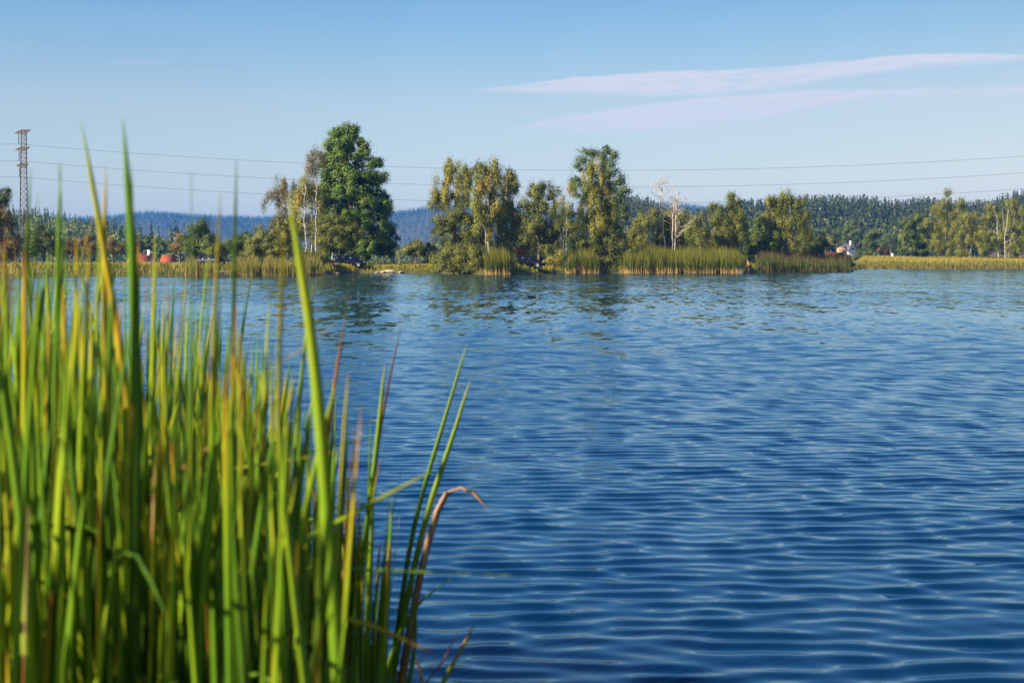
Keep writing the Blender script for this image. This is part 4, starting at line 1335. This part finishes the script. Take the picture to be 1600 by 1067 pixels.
house('house', 'narrow house with red roof and reddish wall beyond the meadow grass', 1385, 405, 2.2, 4.0, 3.0, 1.6, M['roof_red'], M['render_pink'], math.radians(10), -1.2, None, 1)
house('house', 'low grey-roofed house with a white chimney beyond the meadow grass', 1402, 400, 3.3, 4.4, 2.4, 1.5, M['roof_grey'], M['render_white'], 0, -1.4, -.9, 2)
house('house', 'low orange-roofed shed at the foot of the dark meadow maple', 1414, 392, 2.0, 3.6, 2.3, 1.3, M['roof_orange'], M['render_cream'], 0, -1.4, None, 1)


# ---- bits on the bank
def stone(px, D, r, label, seed):
    rng = np.random.default_rng(seed)
    x, y = pxy(px, D)
    u, v = np.meshgrid(np.linspace(0, 2 * np.pi, 17)[:-1], np.linspace(0, np.pi, 10))
    d = np.stack([np.cos(u) * np.sin(v), np.sin(u) * np.sin(v), np.cos(v)], -1)
    k = 1 + .22 * np.sin(3 * d[..., 0] + seed) * np.sin(4 * d[..., 1] + 2 * seed) + .12 * np.sin(7 * d[..., 2] + 5 * d[..., 0])
    p = (d * k[..., None] * np.array((r, r * .8, r * .34))).reshape(-1, 3)
    i = np.arange(9)[:, None] * 16; j = np.arange(16)[None, :]; j2 = (j + 1) % 16
    o = Geo().add(p, np.stack([i + j, i + 16 + j, i + 16 + j2, i + j2], -1).reshape(-1, 4)).build('stone', M['stone'], None, True)
    o.location = (x, y, max(float(ground_z(x, y)), 0) + r * .12)
    o.rotation_euler = (0, 0, seed)
    tag(o, label, 'stone', 'stones at the water edge')


for a in ((590, 181.3, .42, 'leftmost small flat stone on the waterline right of the navy hatchback', 1),
          (599, 181.5, .55, 'pale flat stone beside the largest of the waterline stones', 2),
          (610, 181.6, .85, 'largest reddish stone on the waterline between the two cars', 3),
          (619, 181.4, .40, 'small stone touching the right side of the largest waterline stone', 4),
          (626, 181.3, .50, 'rightmost pale stone of the waterline row', 5),
          (526, 170.2, .40, 'lone pale stone on the waterline under the navy hatchback', 6)):
    stone(*a)


def landing(px, D, w, label):
    x, y = pxy(px, D)
    root = empty('fishing_platform', (x, y, 0), 0, label, 'fishing platform', 'small timber fishing platforms')
    g = Geo()
    for k in range(8):
        g.box((-w / 2 + k * w / 8 + .01, -.6, .44), (-w / 2 + (k + 1) * w / 8 - .01, 1.2, .49))
    g.build('deck', M['timber'], root)
    for sx in (-1, 1):
        for yy in (-.5, 1.0):
            Geo().tube([(sx * w * .45, yy, -.8), (sx * w * .45, yy, .438)], .05, 8).build('post', M['bark_brown'], root)


landing(351, 149.6, 1.7, 'low pale timber fishing platform left of the tawny reed stand')
landing(68, 148.8, 1.3, 'short pale timber fishing platform near the pylon side of the left bank')

rb = np.random.default_rng(5)
g = Geo()
xb, yb = pxy(1157, 179)
for k in range(9):
    a0 = np.array((rb.uniform(-.3, .3), rb.uniform(-.2, .2), -.1))
    e0 = a0 + np.array((rb.uniform(-.7, .5), rb.uniform(-.3, .3), rb.uniform(.35, .85)))
    g.tube(limb(rb, a0, e0, 5, .1), np.linspace(.026, .010, 5), 5)
o = g.build('dead_branch', M['bark_dead'])
o.location = (xb, yb, 0)
tag(o, 'bleached dead branch sticking out of the water left of the bather', 'dead branch')


# ---- people
def skin_mesh(name, joints, edges, radii, mat, parent, root_joint):
    me = bpy.data.meshes.new(name + '_cage')
    keys = list(joints)
    me.from_pydata([tuple(joints[k]) for k in keys], [(keys.index(a), keys.index(b)) for a, b in edges], [])
    ob = bpy.data.objects.new(name + '_cage', me)
    COL.objects.link(ob)
    sk = ob.modifiers.new('skin', 'SKIN')
    sk.use_smooth_shade = True
    if not me.skin_vertices:
        me.attributes.new('x', 'FLOAT', 'POINT')
    lay = me.skin_vertices[0].data
    for i, k in enumerate(keys):
        r = radii[k]
        lay[i].radius = r if isinstance(r, tuple) else (r, r)
        lay[i].use_root = (k == root_joint)
    ob.modifiers.new('sub', 'SUBSURF').levels = 1
    bpy.context.view_layer.update()
    dg = bpy.context.evaluated_depsgraph_get()
    m2 = bpy.data.meshes.new_from_object(ob.evaluated_get(dg))
    m2.name = name
    m2.materials.clear()
    m2.materials.append(mat)
    bpy.data.objects.remove(ob)
    bpy.data.meshes.remove(me)
    return link(name, m2, parent)


def person(loc, rz, label, lean, hair, top, bottom, long_legs, stride=.12, arms=(.25, .25)):
    """standing figure, 1.74 m, local +X is where it faces; lean bends the back forward (radians)"""
    root = empty('person', loc, rz, label, 'person')
    J, E, R = {}, [], {}

    def add(k, p, r, par=None):
        J[k] = np.array(p, float); R[k] = r
        if par: E.append((par, k))
    hip = np.array((0, 0, .93))
    fwd = np.array((math.sin(lean), 0, math.cos(lean)))
    hip = hip + np.array((-.25 * math.sin(lean), 0, -.02))
    add('pelvis', hip, (.135, .17))
    add('waist', hip + fwd * .18, (.115, .145), 'pelvis')
    add('chest', hip + fwd * .38, (.13, .175), 'waist')
    add('neck0', hip + fwd * .52, (.075, .09), 'chest')
    nk = hip + fwd * .60 + np.array((.02, 0, 0))
    add('neck', nk, .055, 'neck0')
    hd = np.array((math.sin(lean * .55), 0, math.cos(lean * .55)))
    add('jaw', nk + hd * .09 + np.array((.025, 0, 0)), (.08, .07), 'neck')
    add('brow', nk + hd * .17 + np.array((.015, 0, 0)), (.095, .078), 'jaw')
    add('skull', nk + hd * .225, (.07, .06), 'brow')
    add('nose', nk + hd * .12 + np.array((.125, 0, 0)), .014, 'jaw')
    for s, nm in ((1, 'l'), (-1, 'r')):
        add('ear' + nm, nk + hd * .13 + np.array((0, s * .092, 0)), .016, 'brow')
        sh = hip + fwd * .49 + np.array((0, s * .17, 0))
        add('sh' + nm, sh, .06, 'neck0')
        a = arms[0] if s > 0 else arms[1]
        el = sh + np.array((math.sin(a) * .29, s * .05, -math.cos(a) * .29))
        wr = el + np.array((math.sin(a + .35) * .25, s * .01, -math.cos(a + .35) * .25))
        add('el' + nm, el, .043, 'sh' + nm)
        add('wr' + nm, wr, .028, 'el' + nm)
        pd = (wr - el) / np.linalg.norm(wr - el)
        pm = wr + pd * .075
        add('palm' + nm, pm, (.036, .016), 'wr' + nm)
        fwdv = np.cross(pd, np.array((0, s, 0))); fwdv /= np.linalg.norm(fwdv)
        for q, (o_, ln) in enumerate(((-.027, .062), (-.009, .078), (.009, .074), (.027, .058))):
            k1 = pm + pd * .03 + fwdv * o_
            add(f'f{q}a{nm}', k1, .0085, 'palm' + nm)
            add(f'f{q}b{nm}', k1 + pd * ln * .55 - np.array((0, s * .006, 0)), .008, f'f{q}a{nm}')
            add(f'f{q}c{nm}', k1 + pd * ln - np.array((0, s * .022, 0)), .0065, f'f{q}b{nm}')
        add('th' + nm, pm - pd * .02 + fwdv * -.045, .010, 'palm' + nm)
        add('tt' + nm, pm + pd * .025 + fwdv * -.06, .008, 'th' + nm)
        hp = hip + np.array((0, s * .095, -.06))
        fx = s * stride
        add('hp' + nm, hp, .095, 'pelvis')
        kn = np.array((hip[0] * .4 + fx * .6 + .03, s * .10, .49))
        add('kn' + nm, kn, .06, 'hp' + nm)
        add('cf' + nm, np.array((hip[0] * .15 + fx * .8, s * .10, .34)), .056, 'kn' + nm)
        an = np.array((fx - .02, s * .105, .08))
        add('an' + nm, an, .036, 'cf' + nm)
        add('to' + nm, np.array((fx + .15, s * .12, .025)), (.04, .024), 'an' + nm)
    body = skin_mesh('body', J, E, R, M['skin'], root, 'pelvis')

    def cover(name, keys, grow, mat, extra=None):
        JJ = {k: J[k] for k in keys}
        RR = {k: tuple(x + grow for x in (R[k] if isinstance(R[k], tuple) else (R[k], R[k]))) for k in keys}
        EE = [e for e in E if e[0] in JJ and e[1] in JJ]
        for k, (p, r, par) in (extra or {}).items():
            JJ[k] = p; RR[k] = (r, r); EE.append((par, k))
        return skin_mesh(name, JJ, EE, RR, mat, root, keys[0])
    if top is not None:
        ex = {}
        for nm in 'lr':
            ex['sl' + nm] = (J['sh' + nm] * .35 + J['el' + nm] * .65, .062, 'sh' + nm)
        cover('shirt', ['pelvis', 'waist', 'chest', 'neck0', 'shl', 'shr'], .014, top, ex)
    ex = {}
    for nm in 'lr':
        if long_legs:
            ex['cfx' + nm] = (J['cf' + nm], .075, 'kn' + nm)
            ex['anx' + nm] = (J['an' + nm] + np.array((0, 0, .03)), .058, 'cfx' + nm)
        else:
            ex['thx' + nm] = (J['hp' + nm] * .2 + J['kn' + nm] * .8, .088, 'hp' + nm)
    cover('trousers' if long_legs else 'shorts', ['pelvis', 'hpl', 'hpr'] + (['knl', 'knr'] if long_legs else []), .016, bottom, ex)
    hj = {'a': nk + hd * .15 + np.array((-.035, 0, 0)), 'b': nk + hd * .235 + np.array((-.012, 0, 0)), 'c': nk + hd * .255 + np.array((.04, 0, 0))}
    skin_mesh('hair', hj, [('a', 'b'), ('b', 'c')], {'a': (.098, .092), 'b': (.096, .090), 'c': (.062, .07)}, hair, root, 'a')
    return root


x, y = pxy(519.3, 182.0)
person((x, y, float(ground_z(x, y)) - .0), math.radians(-10), 'white-haired person in a teal shirt standing at the tail of the navy hatchback', .06, M['hair_white'], M['teal_cloth'], M['dark_cloth'], True)
x, y = pxy(1170, 181.4)
person((x, y, .02), math.radians(205), 'shirtless bather in dark shorts stooping at the water edge between two reed beds', .42, M['hair_dark'], None, M['dark_cloth'], False, .10, (.35, .12))


def camp_chair(px, D, rz, label):
    x, y = pxy(px, D)
    root = empty('folding_chair', (x, y, float(ground_z(x, y))), rz, label, 'folding chair')
    for s in (-1, 1):
        g = Geo()
        g.tube([(-.28, s * .27, 0), (.28, s * .27, .44)], .014, 6)
        g.tube([(.28, s * .27, 0), (-.26, s * .27, .44), (-.42, s * .27, 1.0)], .014, 6)
        g.tube([(-.33, s * .30, .64), (.25, s * .30, .63), (.27, s * .29, .44)], .014, 6)
        g.build('side_frame', M['plastic'], root)
    v = [(-.27, -.26, .44), (.28, -.26, .45), (.28, .26, .45), (-.27, .26, .44), (0, -.26, .40), (0, .26, .40)]
    def cloth(pts_a, pts_b, nm):
        a, b = np.array(pts_a), np.array(pts_b)
        k = len(a)
        vv = np.vstack([a, b, a + (0, 0, .02), b + (0, 0, .02)])
        f = []
        for i in range(k - 1):
            f += [(i, i + 1, k + i + 1, k + i), (2 * k + i, 3 * k + i, 3 * k + i + 1, 2 * k + i + 1)]
        Geo().add(vv, f).build(nm, M['black_cloth'], root)
    cloth([(-.27, -.26, .44), (0, -.26, .41), (.28, -.26, .45)], [(-.27, .26, .44), (0, .26, .41), (.28, .26, .45)], 'seat')
    cloth([(-.27, -.26, .47), (-.36, -.26, .74), (-.42, -.26, 1.0)], [(-.27, .26, .47), (-.36, .26, .74), (-.42, .26, 1.0)], 'backrest')
    return root


camp_chair(1181, 191.2, math.radians(195), 'dark folding chair at the reed edge right of the bather')

# ------------------------------------------------------------------ cattails on the near bank
PLANTS = []


def ribbon(geo, pts, width, twist0, twist, tint, thick=.0035, n=22):
    """one long cattail leaf along the points, lens-shaped in section"""
    pts = np.asarray(pts, float)
    seg = np.linalg.norm(np.diff(pts, axis=0), axis=1)
    s = np.concatenate([[0], np.cumsum(seg)]); s /= s[-1]
    t = np.linspace(0, 1, n)
    # smooth through the points
    q = np.stack([np.interp(t, s, pts[:, i]) for i in range(3)], 1)
    for _ in range(2):
        q[1:-1] = .25 * q[:-2] + .5 * q[1:-1] + .25 * q[2:]
    tan = unit(np.gradient(q, axis=0))
    ref = np.array((math.cos(twist0), math.sin(twist0), 0.0))
    a = unit(ref - tan * (tan @ ref)[:, None])
    b = np.cross(tan, a)
    tw = twist * t
    sd = a * np.cos(tw)[:, None] + b * np.sin(tw)[:, None]
    nr = np.cross(tan, sd)
    w = width * .5 * np.interp(t, [0, .08, .5, .82, .95, 1], [.75, 1, 1, .82, .50, .05])
    th = thick * np.interp(t, [0, .3, 1], [2.2, 1.0, .25])
    V = np.stack([q - sd * w[:, None], q + nr * th[:, None], q + sd * w[:, None], q - nr * (th * .4)[:, None]], 1).reshape(-1, 3)
    i = np.arange(n - 1)[:, None] * 4; j = np.arange(4)[None, :]; j2 = (j + 1) % 4
    f = np.stack([i + j, i + j2, i + 4 + j2, i + 4 + j], -1).reshape(-1, 4)
    tt = np.repeat(np.clip(np.interp(t, np.linspace(0, 1, len(tint)), tint), 0, 1), 4)
    geo.add(V, f, tint=tt)


def leaf_curve(base, length, az, lean, bend, fold=None, n=16):
    s = np.linspace(0, 1, n)
    phi = lean + bend * s ** 2.2
    if fold:
        phi = phi + fold[1] * sstep(fold[0] - .03, fold[0] + .06, s)
    d = np.stack([np.sin(phi) * math.cos(az), np.sin(phi) * math.sin(az), np.cos(phi)], 1)
    p = np.vstack([np.zeros(3), np.cumsum((d[1:] + d[:-1]) * .5 * length / (n - 1), axis=0)])
    return p + base


CT_GROUP = 'cattails on the near bank'
CT_LABEL = 'leafy green cattail standing in the thick of the near-bank clump'


def cattail(base, leaves, label=CT_LABEL):
    root = empty('cattail_plant', base, 0, label, 'cattail', CT_GROUP)
    for pts, w, t0, tw, tint in leaves:
        g = Geo()
        ribbon(g, np.asarray(pts) - np.asarray(base), w, t0, tw, tint)
        g.build('leaf', M['cattail'], root, True)
    return root


def tint_of(rng, dry=0.0):
    g = np.clip(rng.normal(.32, .18), .02, .55)
    if rng.random() < dry:
        a = rng.uniform(.68, 1.0)
        return [a, a, np.clip(a + .05, 0, 1), a, 1]
    r = rng.random()
    if r < .74:
        return [g * .8 + .05, g, g, g, g + .02, min(.60, g + .10)]
    if r < .86:
        return [g, g, g, g, g, g, g, g + .03, .60, .76]
    if r < .95:
        return [g, g, g, g, g, g + .08, .66, .80]
    return [g, g, g, g, g, g + .05, .60, .66, .84]


def build_cattails():
    rng = np.random.default_rng(77)
    env = lambda px: np.interp(px, [-200, 0, 100, 200, 300, 350, 420, 480, 520, 560, 610, 660], [415, 425, 440, 440, 470, 540, 590, 640, 700, 760, 900, 1010])

    def z_of(py, D):
        return H + (HY - py) * D / F

    def random_plant(px, D, py_top, nleaf, label=CT_LABEL, dry=.008):
        X = (px - CX) * D / F
        base = np.array((X, D, max(float(ground_z(X, D)), -.35) - .05))
        Lmax = (z_of(py_top, D) - base[2])
        lv = []
        for k in range(nleaf):
            L_ = Lmax * (1 if k == 0 else rng.uniform(.62, .99))
            az = rng.uniform(0, 6.28)
            lean = abs(rng.normal(0, .040))
            bend = abs(rng.normal(0, .10 if px < 420 else .06))
            fold = None
            if px < 420 and rng.random() < .10:
                fold = (rng.uniform(.55, .85), rng.uniform(.8, 2.0))
            b0 = base + np.array((math.cos(az), math.sin(az), 0)) * .02
            pts = leaf_curve(b0, L_ * 1.02, az, lean, bend, fold)
            lv.append((pts, rng.uniform(.0085, .0185), rng.uniform(0, 6.28), rng.normal(0, .9), tint_of(rng, dry + (.15 if fold else 0))))
        cattail(base, lv, label)
    n = 0
    tries = 0
    while n < 268 and tries < 5000:
        tries += 1
        px = rng.uniform(-170, 615)
        D = 2.0 + 3.4 * rng.random() ** 1.0
        top = env(px)
        # nearer plants stand lower in the picture's left, farther ones make the fringe
        py = top + rng.choice([rng.uniform(-110, -30), rng.uniform(-35, 60), rng.uniform(40, 240), rng.uniform(200, 430)], p=[.09, .45, .25, .21])
        if px > 470 and D < 2.6:
            continue
        zt = z_of(py, D)
        if zt < .65 or zt > 2.15:
            continue
        random_plant(px, D, py, int(rng.integers(12, 18)) if px < 440 else int(rng.integers(8, 12)))
        n += 1

    # the plants one can tell apart: leaves laid through points seen in the photo, each at its own distance
    def special(label, D, leaves, extra=2):
        lv = []
        foot = None
        for pts_px, w, t0, tw, tint in leaves:
            w = w * 1.28
            pts = [P(px, py, D + (dd[0] if dd else 0)) for px, py, *dd in pts_px]
            low = pts[0]; nxt = pts[1]
            slope = (low[0] - nxt[0]) / max(.05, (nxt[2] - low[2]))
            zb = -.12
            foot_l = np.array((low[0] + np.clip(slope, -.35, .35) * (low[2] - zb) * .7, D, zb))
            if foot is None:
                foot = foot_l
            else:
                foot_l = foot + np.array((rng.normal(0, .012), rng.normal(0, .012), 0))
            lv.append(([foot_l] + pts, w, t0, tw, tint))
        ztop = max(p[2] for p in lv[0][0])
        for k in range(extra):
            az = rng.uniform(0, 6.28)
            pts = leaf_curve(foot + np.array((math.cos(az), math.sin(az), 0)) * .015, (ztop - foot[2]) * rng.uniform(.4, .75), az, abs(rng.normal(0, .06)), abs(rng.normal(0, .15)))
            lv.append((pts, rng.uniform(.009, .013), rng.uniform(0, 6.28), rng.normal(0, 1.2), tint_of(rng, .05)))
        cattail(foot, lv, label)
    GR = [.22, .24, .25, .28, .32, .40]
    DK = [.05, .05, .08, .10, .14, .30]
    special('tall dark cattail with a yellow streak near its tip, reaching high right of the pylon', 2.35,
            [([(186, 520), (168, 420), (152, 330), (138, 250), (127, 190)], .0135, .2, .4, [.1, .1, .12, .12, .45, .68, .75, .5])])
    special('broadest dark green cattail, its tip high in the sky left of the big tree', 2.15,
            [([(212, 640), (213, 500), (208, 400), (202, 300), (192, 186)], .0175, .15, .25, [.12, .12, .14, .18, .22, .3]),
             ([(204, 640), (209, 480), (208, 380), (207, 262)], .011, .9, .5, [.3, .3, .35, .4])])
    special('yellow-tipped green cattail between the two tallest blades', 2.4, [([(168, 640), (162, 480), (160, 380), (166, 258)], .013, .2, .5, [.3, .35, .4, .5, .66, .74])])
    special('pair of crossing cattail tips above the dark wood left of the tallest blade', 2.5,
            [([(86, 640), (90, 480), (91, 360), (95, 252)], .011, .3, .5, GR), ([(106, 640), (106, 480), (100, 330), (92, 258)], .010, 1.3, .6, DK)])
    special('leaning thin cattail just right of the pylon shaft', 2.5, [([(30, 620), (38, 470), (42, 380), (48, 262)], .0115, .4, .6, GR), ([(44, 640), (48, 480), (52, 380), (60, 300)], .009, .8, .6, GR)])
    special('cattail with a dark upright tip over the blue hills', 2.3, [([(300, 640), (302, 480), (300, 380), (299, 268)], .0105, 1.2, .5, DK)])
    special('tall thin cattail at the left of the rusty birch, tip above the lowest wire', 2.4,
            [([(362, 640), (366, 480), (366, 360), (370, 246)], .0115, .6, .4, GR), ([(330, 640), (336, 480), (340, 380), (345, 296)], .010, .3, .6, [.3, .32, .36, .5, .6, .7])])
    special('bright broad cattail with a yellow tip standing before the rusty birch', 2.05,
            [([(500, 640), (488, 520), (474, 420), (460, 350), (449, 300)], .018, .1, .2, [.15, .18, .24, .34, .48, .64]),
             ([(430, 660), (437, 520), (441, 440), (444, 352)], .0115, .3, .6, [.2, .25, .35, .5, .70])])
    special('cattail with a bare brown tip left of the big gap over the water', 3.1, [([(500, 900), (508, 720), (522, 600), (541, 488)], .0115, .3, .5, [.2, .22, .25, .3, .8, .86]), ([(455, 880), (465, 640), (478, 520), (490, 440)], .011, .3, .4, [.25, .3, .35, .5])])
    special('thin cattail with a dull brown tip, leaning alone over the water', 4.0, [([(560, 960), (578, 780), (602, 620), (629, 498)], .0105, .5, .4, [.15, .2, .25, .45, .9, .94])], 1)
    special('straight green cattail with a pale tip, left of the dark hanging stalk', 3.9, [([(548, 1040), (568, 858), (580, 774), (592, 670), (601, 568)], .0155, .2, .35, [.1, .12, .25, .34, .4, .66])], 2)
    special('tallest dark-green blade at the right edge of the clump, leaning right', 4.5, [([(612, 1050), (640, 850), (659, 771), (690, 672), (730, 535)], .0135, .25, .3, [.06, .06, .08, .15, .3, .42, .55])], 1)
    special('bright blade at the right edge of the clump, leaning right beside the bent dry leaf', 4.1,
            [([(612, 1060), (626, 985), (650, 870), (676, 770), (706, 690), (735, 592)], .0155, .2, .25, [.1, .12, .35, .42, .45, .5, .6]),
             ([(628, 1060), (655, 900), (680, 810), (692, 760), (703, 744), (722, 745), (745, 765), (764, 796)], .0215, .3, .3, [.05, .08, .2, .84, .92, .98, 1, 1])], 1)
    special('dark slanting cattail stalk silhouetted against the water', 4.4, [([(560, 1060), (598, 880), (612, 810), (627, 738)], .0095, 1.3, .3, [.02, .02, .03, .05])], 0)
    special('low cattail whose leaf bends out to the right over the water', 3.9,
            [([(600, 1066), (618, 1000), (646, 945), (672, 922), (706, 905)], .0155, .4, .3, [.2, .25, .35, .4, .46]), ([(640, 1066), (648, 1020), (652, 960), (648, 930)], .0125, .2, .3, GR)], 1)
    special('short outward-leaning cattail with a tan tip, lowest at the right', 3.7,
            [([(688, 1066), (704, 1045), (722, 1012), (742, 974)], .0150, .3, .3, [.2, .3, .4, .5, .85]), ([(655, 1066), (682, 1052), (700, 1030), (712, 988)], .0095, .5, .3, [.9, .9, .92, .9]),
             ([(664, 1066), (662, 1062), (656, 1040), (648, 1022)], .017, .4, .2, [1, 1, 1, 1])], 1)
    special('cattail with an orange-streaked blade at the far left', 2.0, [([(44, 1000), (40, 820), (22, 720), (8, 640), (-6, 540)], .0175, .3, .3, [.2, .25, .6, .72, .60, .4, .35])])
    special('cattail with a yellow-orange band half way up, left of the centre of the clump', 2.2, [([(160, 900), (166, 720), (168, 640), (172, 540), (176, 440)], .0165, .3, .3, [.2, .4, .66, .70, .45, .30, .3])])
    special('cattail with an orange upper half near the middle of the clump', 2.3, [([(206, 960), (214, 800), (228, 720), (234, 660), (238, 590)], .0150, .3, .3, [.2, .3, .45, .70, .76, .5, .3])])
    special('bent dry brown leaf arching across the dark gap of the clump', 2.6, [([(340, 1000), (352, 940), (368, 905), (402, 868)], .0170, .5, .3, [.8, .86, .88, .85])], 2)
    special('dry curled leaf at the lower left of the clump', 2.1, [([(44, 1040), (36, 950), (22, 900), (2, 868)], .0150, .5, .3, [.88, .9, .86, .92])], 2)


build_cattails()

# dead litter under the cattails
rl = np.random.default_rng(12)
n = 2600
D_ = rl.uniform(1.6, 5.3, n); px_ = rl.uniform(-200, 640, n)
X_ = (px_ - CX) * D_ / F
z_ = np.maximum(ground_z(X_, D_), -.05) + rl.uniform(0, .45, n) ** 1.4
an = rl.uniform(0, 6.28, n)
dv = unit(np.stack([np.cos(an), np.sin(an), rl.normal(.2, .6, n)], 1))
v, f = leaf_quads(np.stack([X_, D_, z_], 1), unit(rl.normal(0, 1, (n, 3))), dv, rl.uniform(.15, .55, n), rl.uniform(.006, .014, n))
tag(link('leaf_litter', np_mesh('leaf_litter', v, [f], M['cattail'], {'tint': np.repeat(np.where(rl.random(n) < .3, rl.uniform(.2, .5, n), rl.uniform(.8, 1, n)), 4)})),
    'dead leaf litter at the foot of the cattails', kind='stuff')


# ------------------------------------------------------------------ air: haze that turns the far hills blue
def build_haze():
    g = Geo().box((-4300, -70, -4), (4300, 6600, 175))
    m = bpy.data.materials.new('haze_air')
    m.use_nodes = True
    nt = m.node_tree
    nt.nodes.clear()
    out = nt.nodes.new('ShaderNodeOutputMaterial')
    pv = nt.nodes.new('ShaderNodeVolumePrincipled')
    pv.inputs['Density'].default_value = HAZE
    pv.inputs['Color'].default_value = (0.06, 0.32, 1.0, 1)
    pv.inputs['Anisotropy'].default_value = 0.0
    for k in ('Density Attribute', 'Color Attribute', 'Temperature Attribute'):
        pv.inputs[k].default_value = ''
    nt.links.new(pv.outputs[0], out.inputs['Volume'])
    tag(g.build('haze', m), 'thin bluish air over the valley', kind='stuff')


HAZE = 0.00014
build_haze()
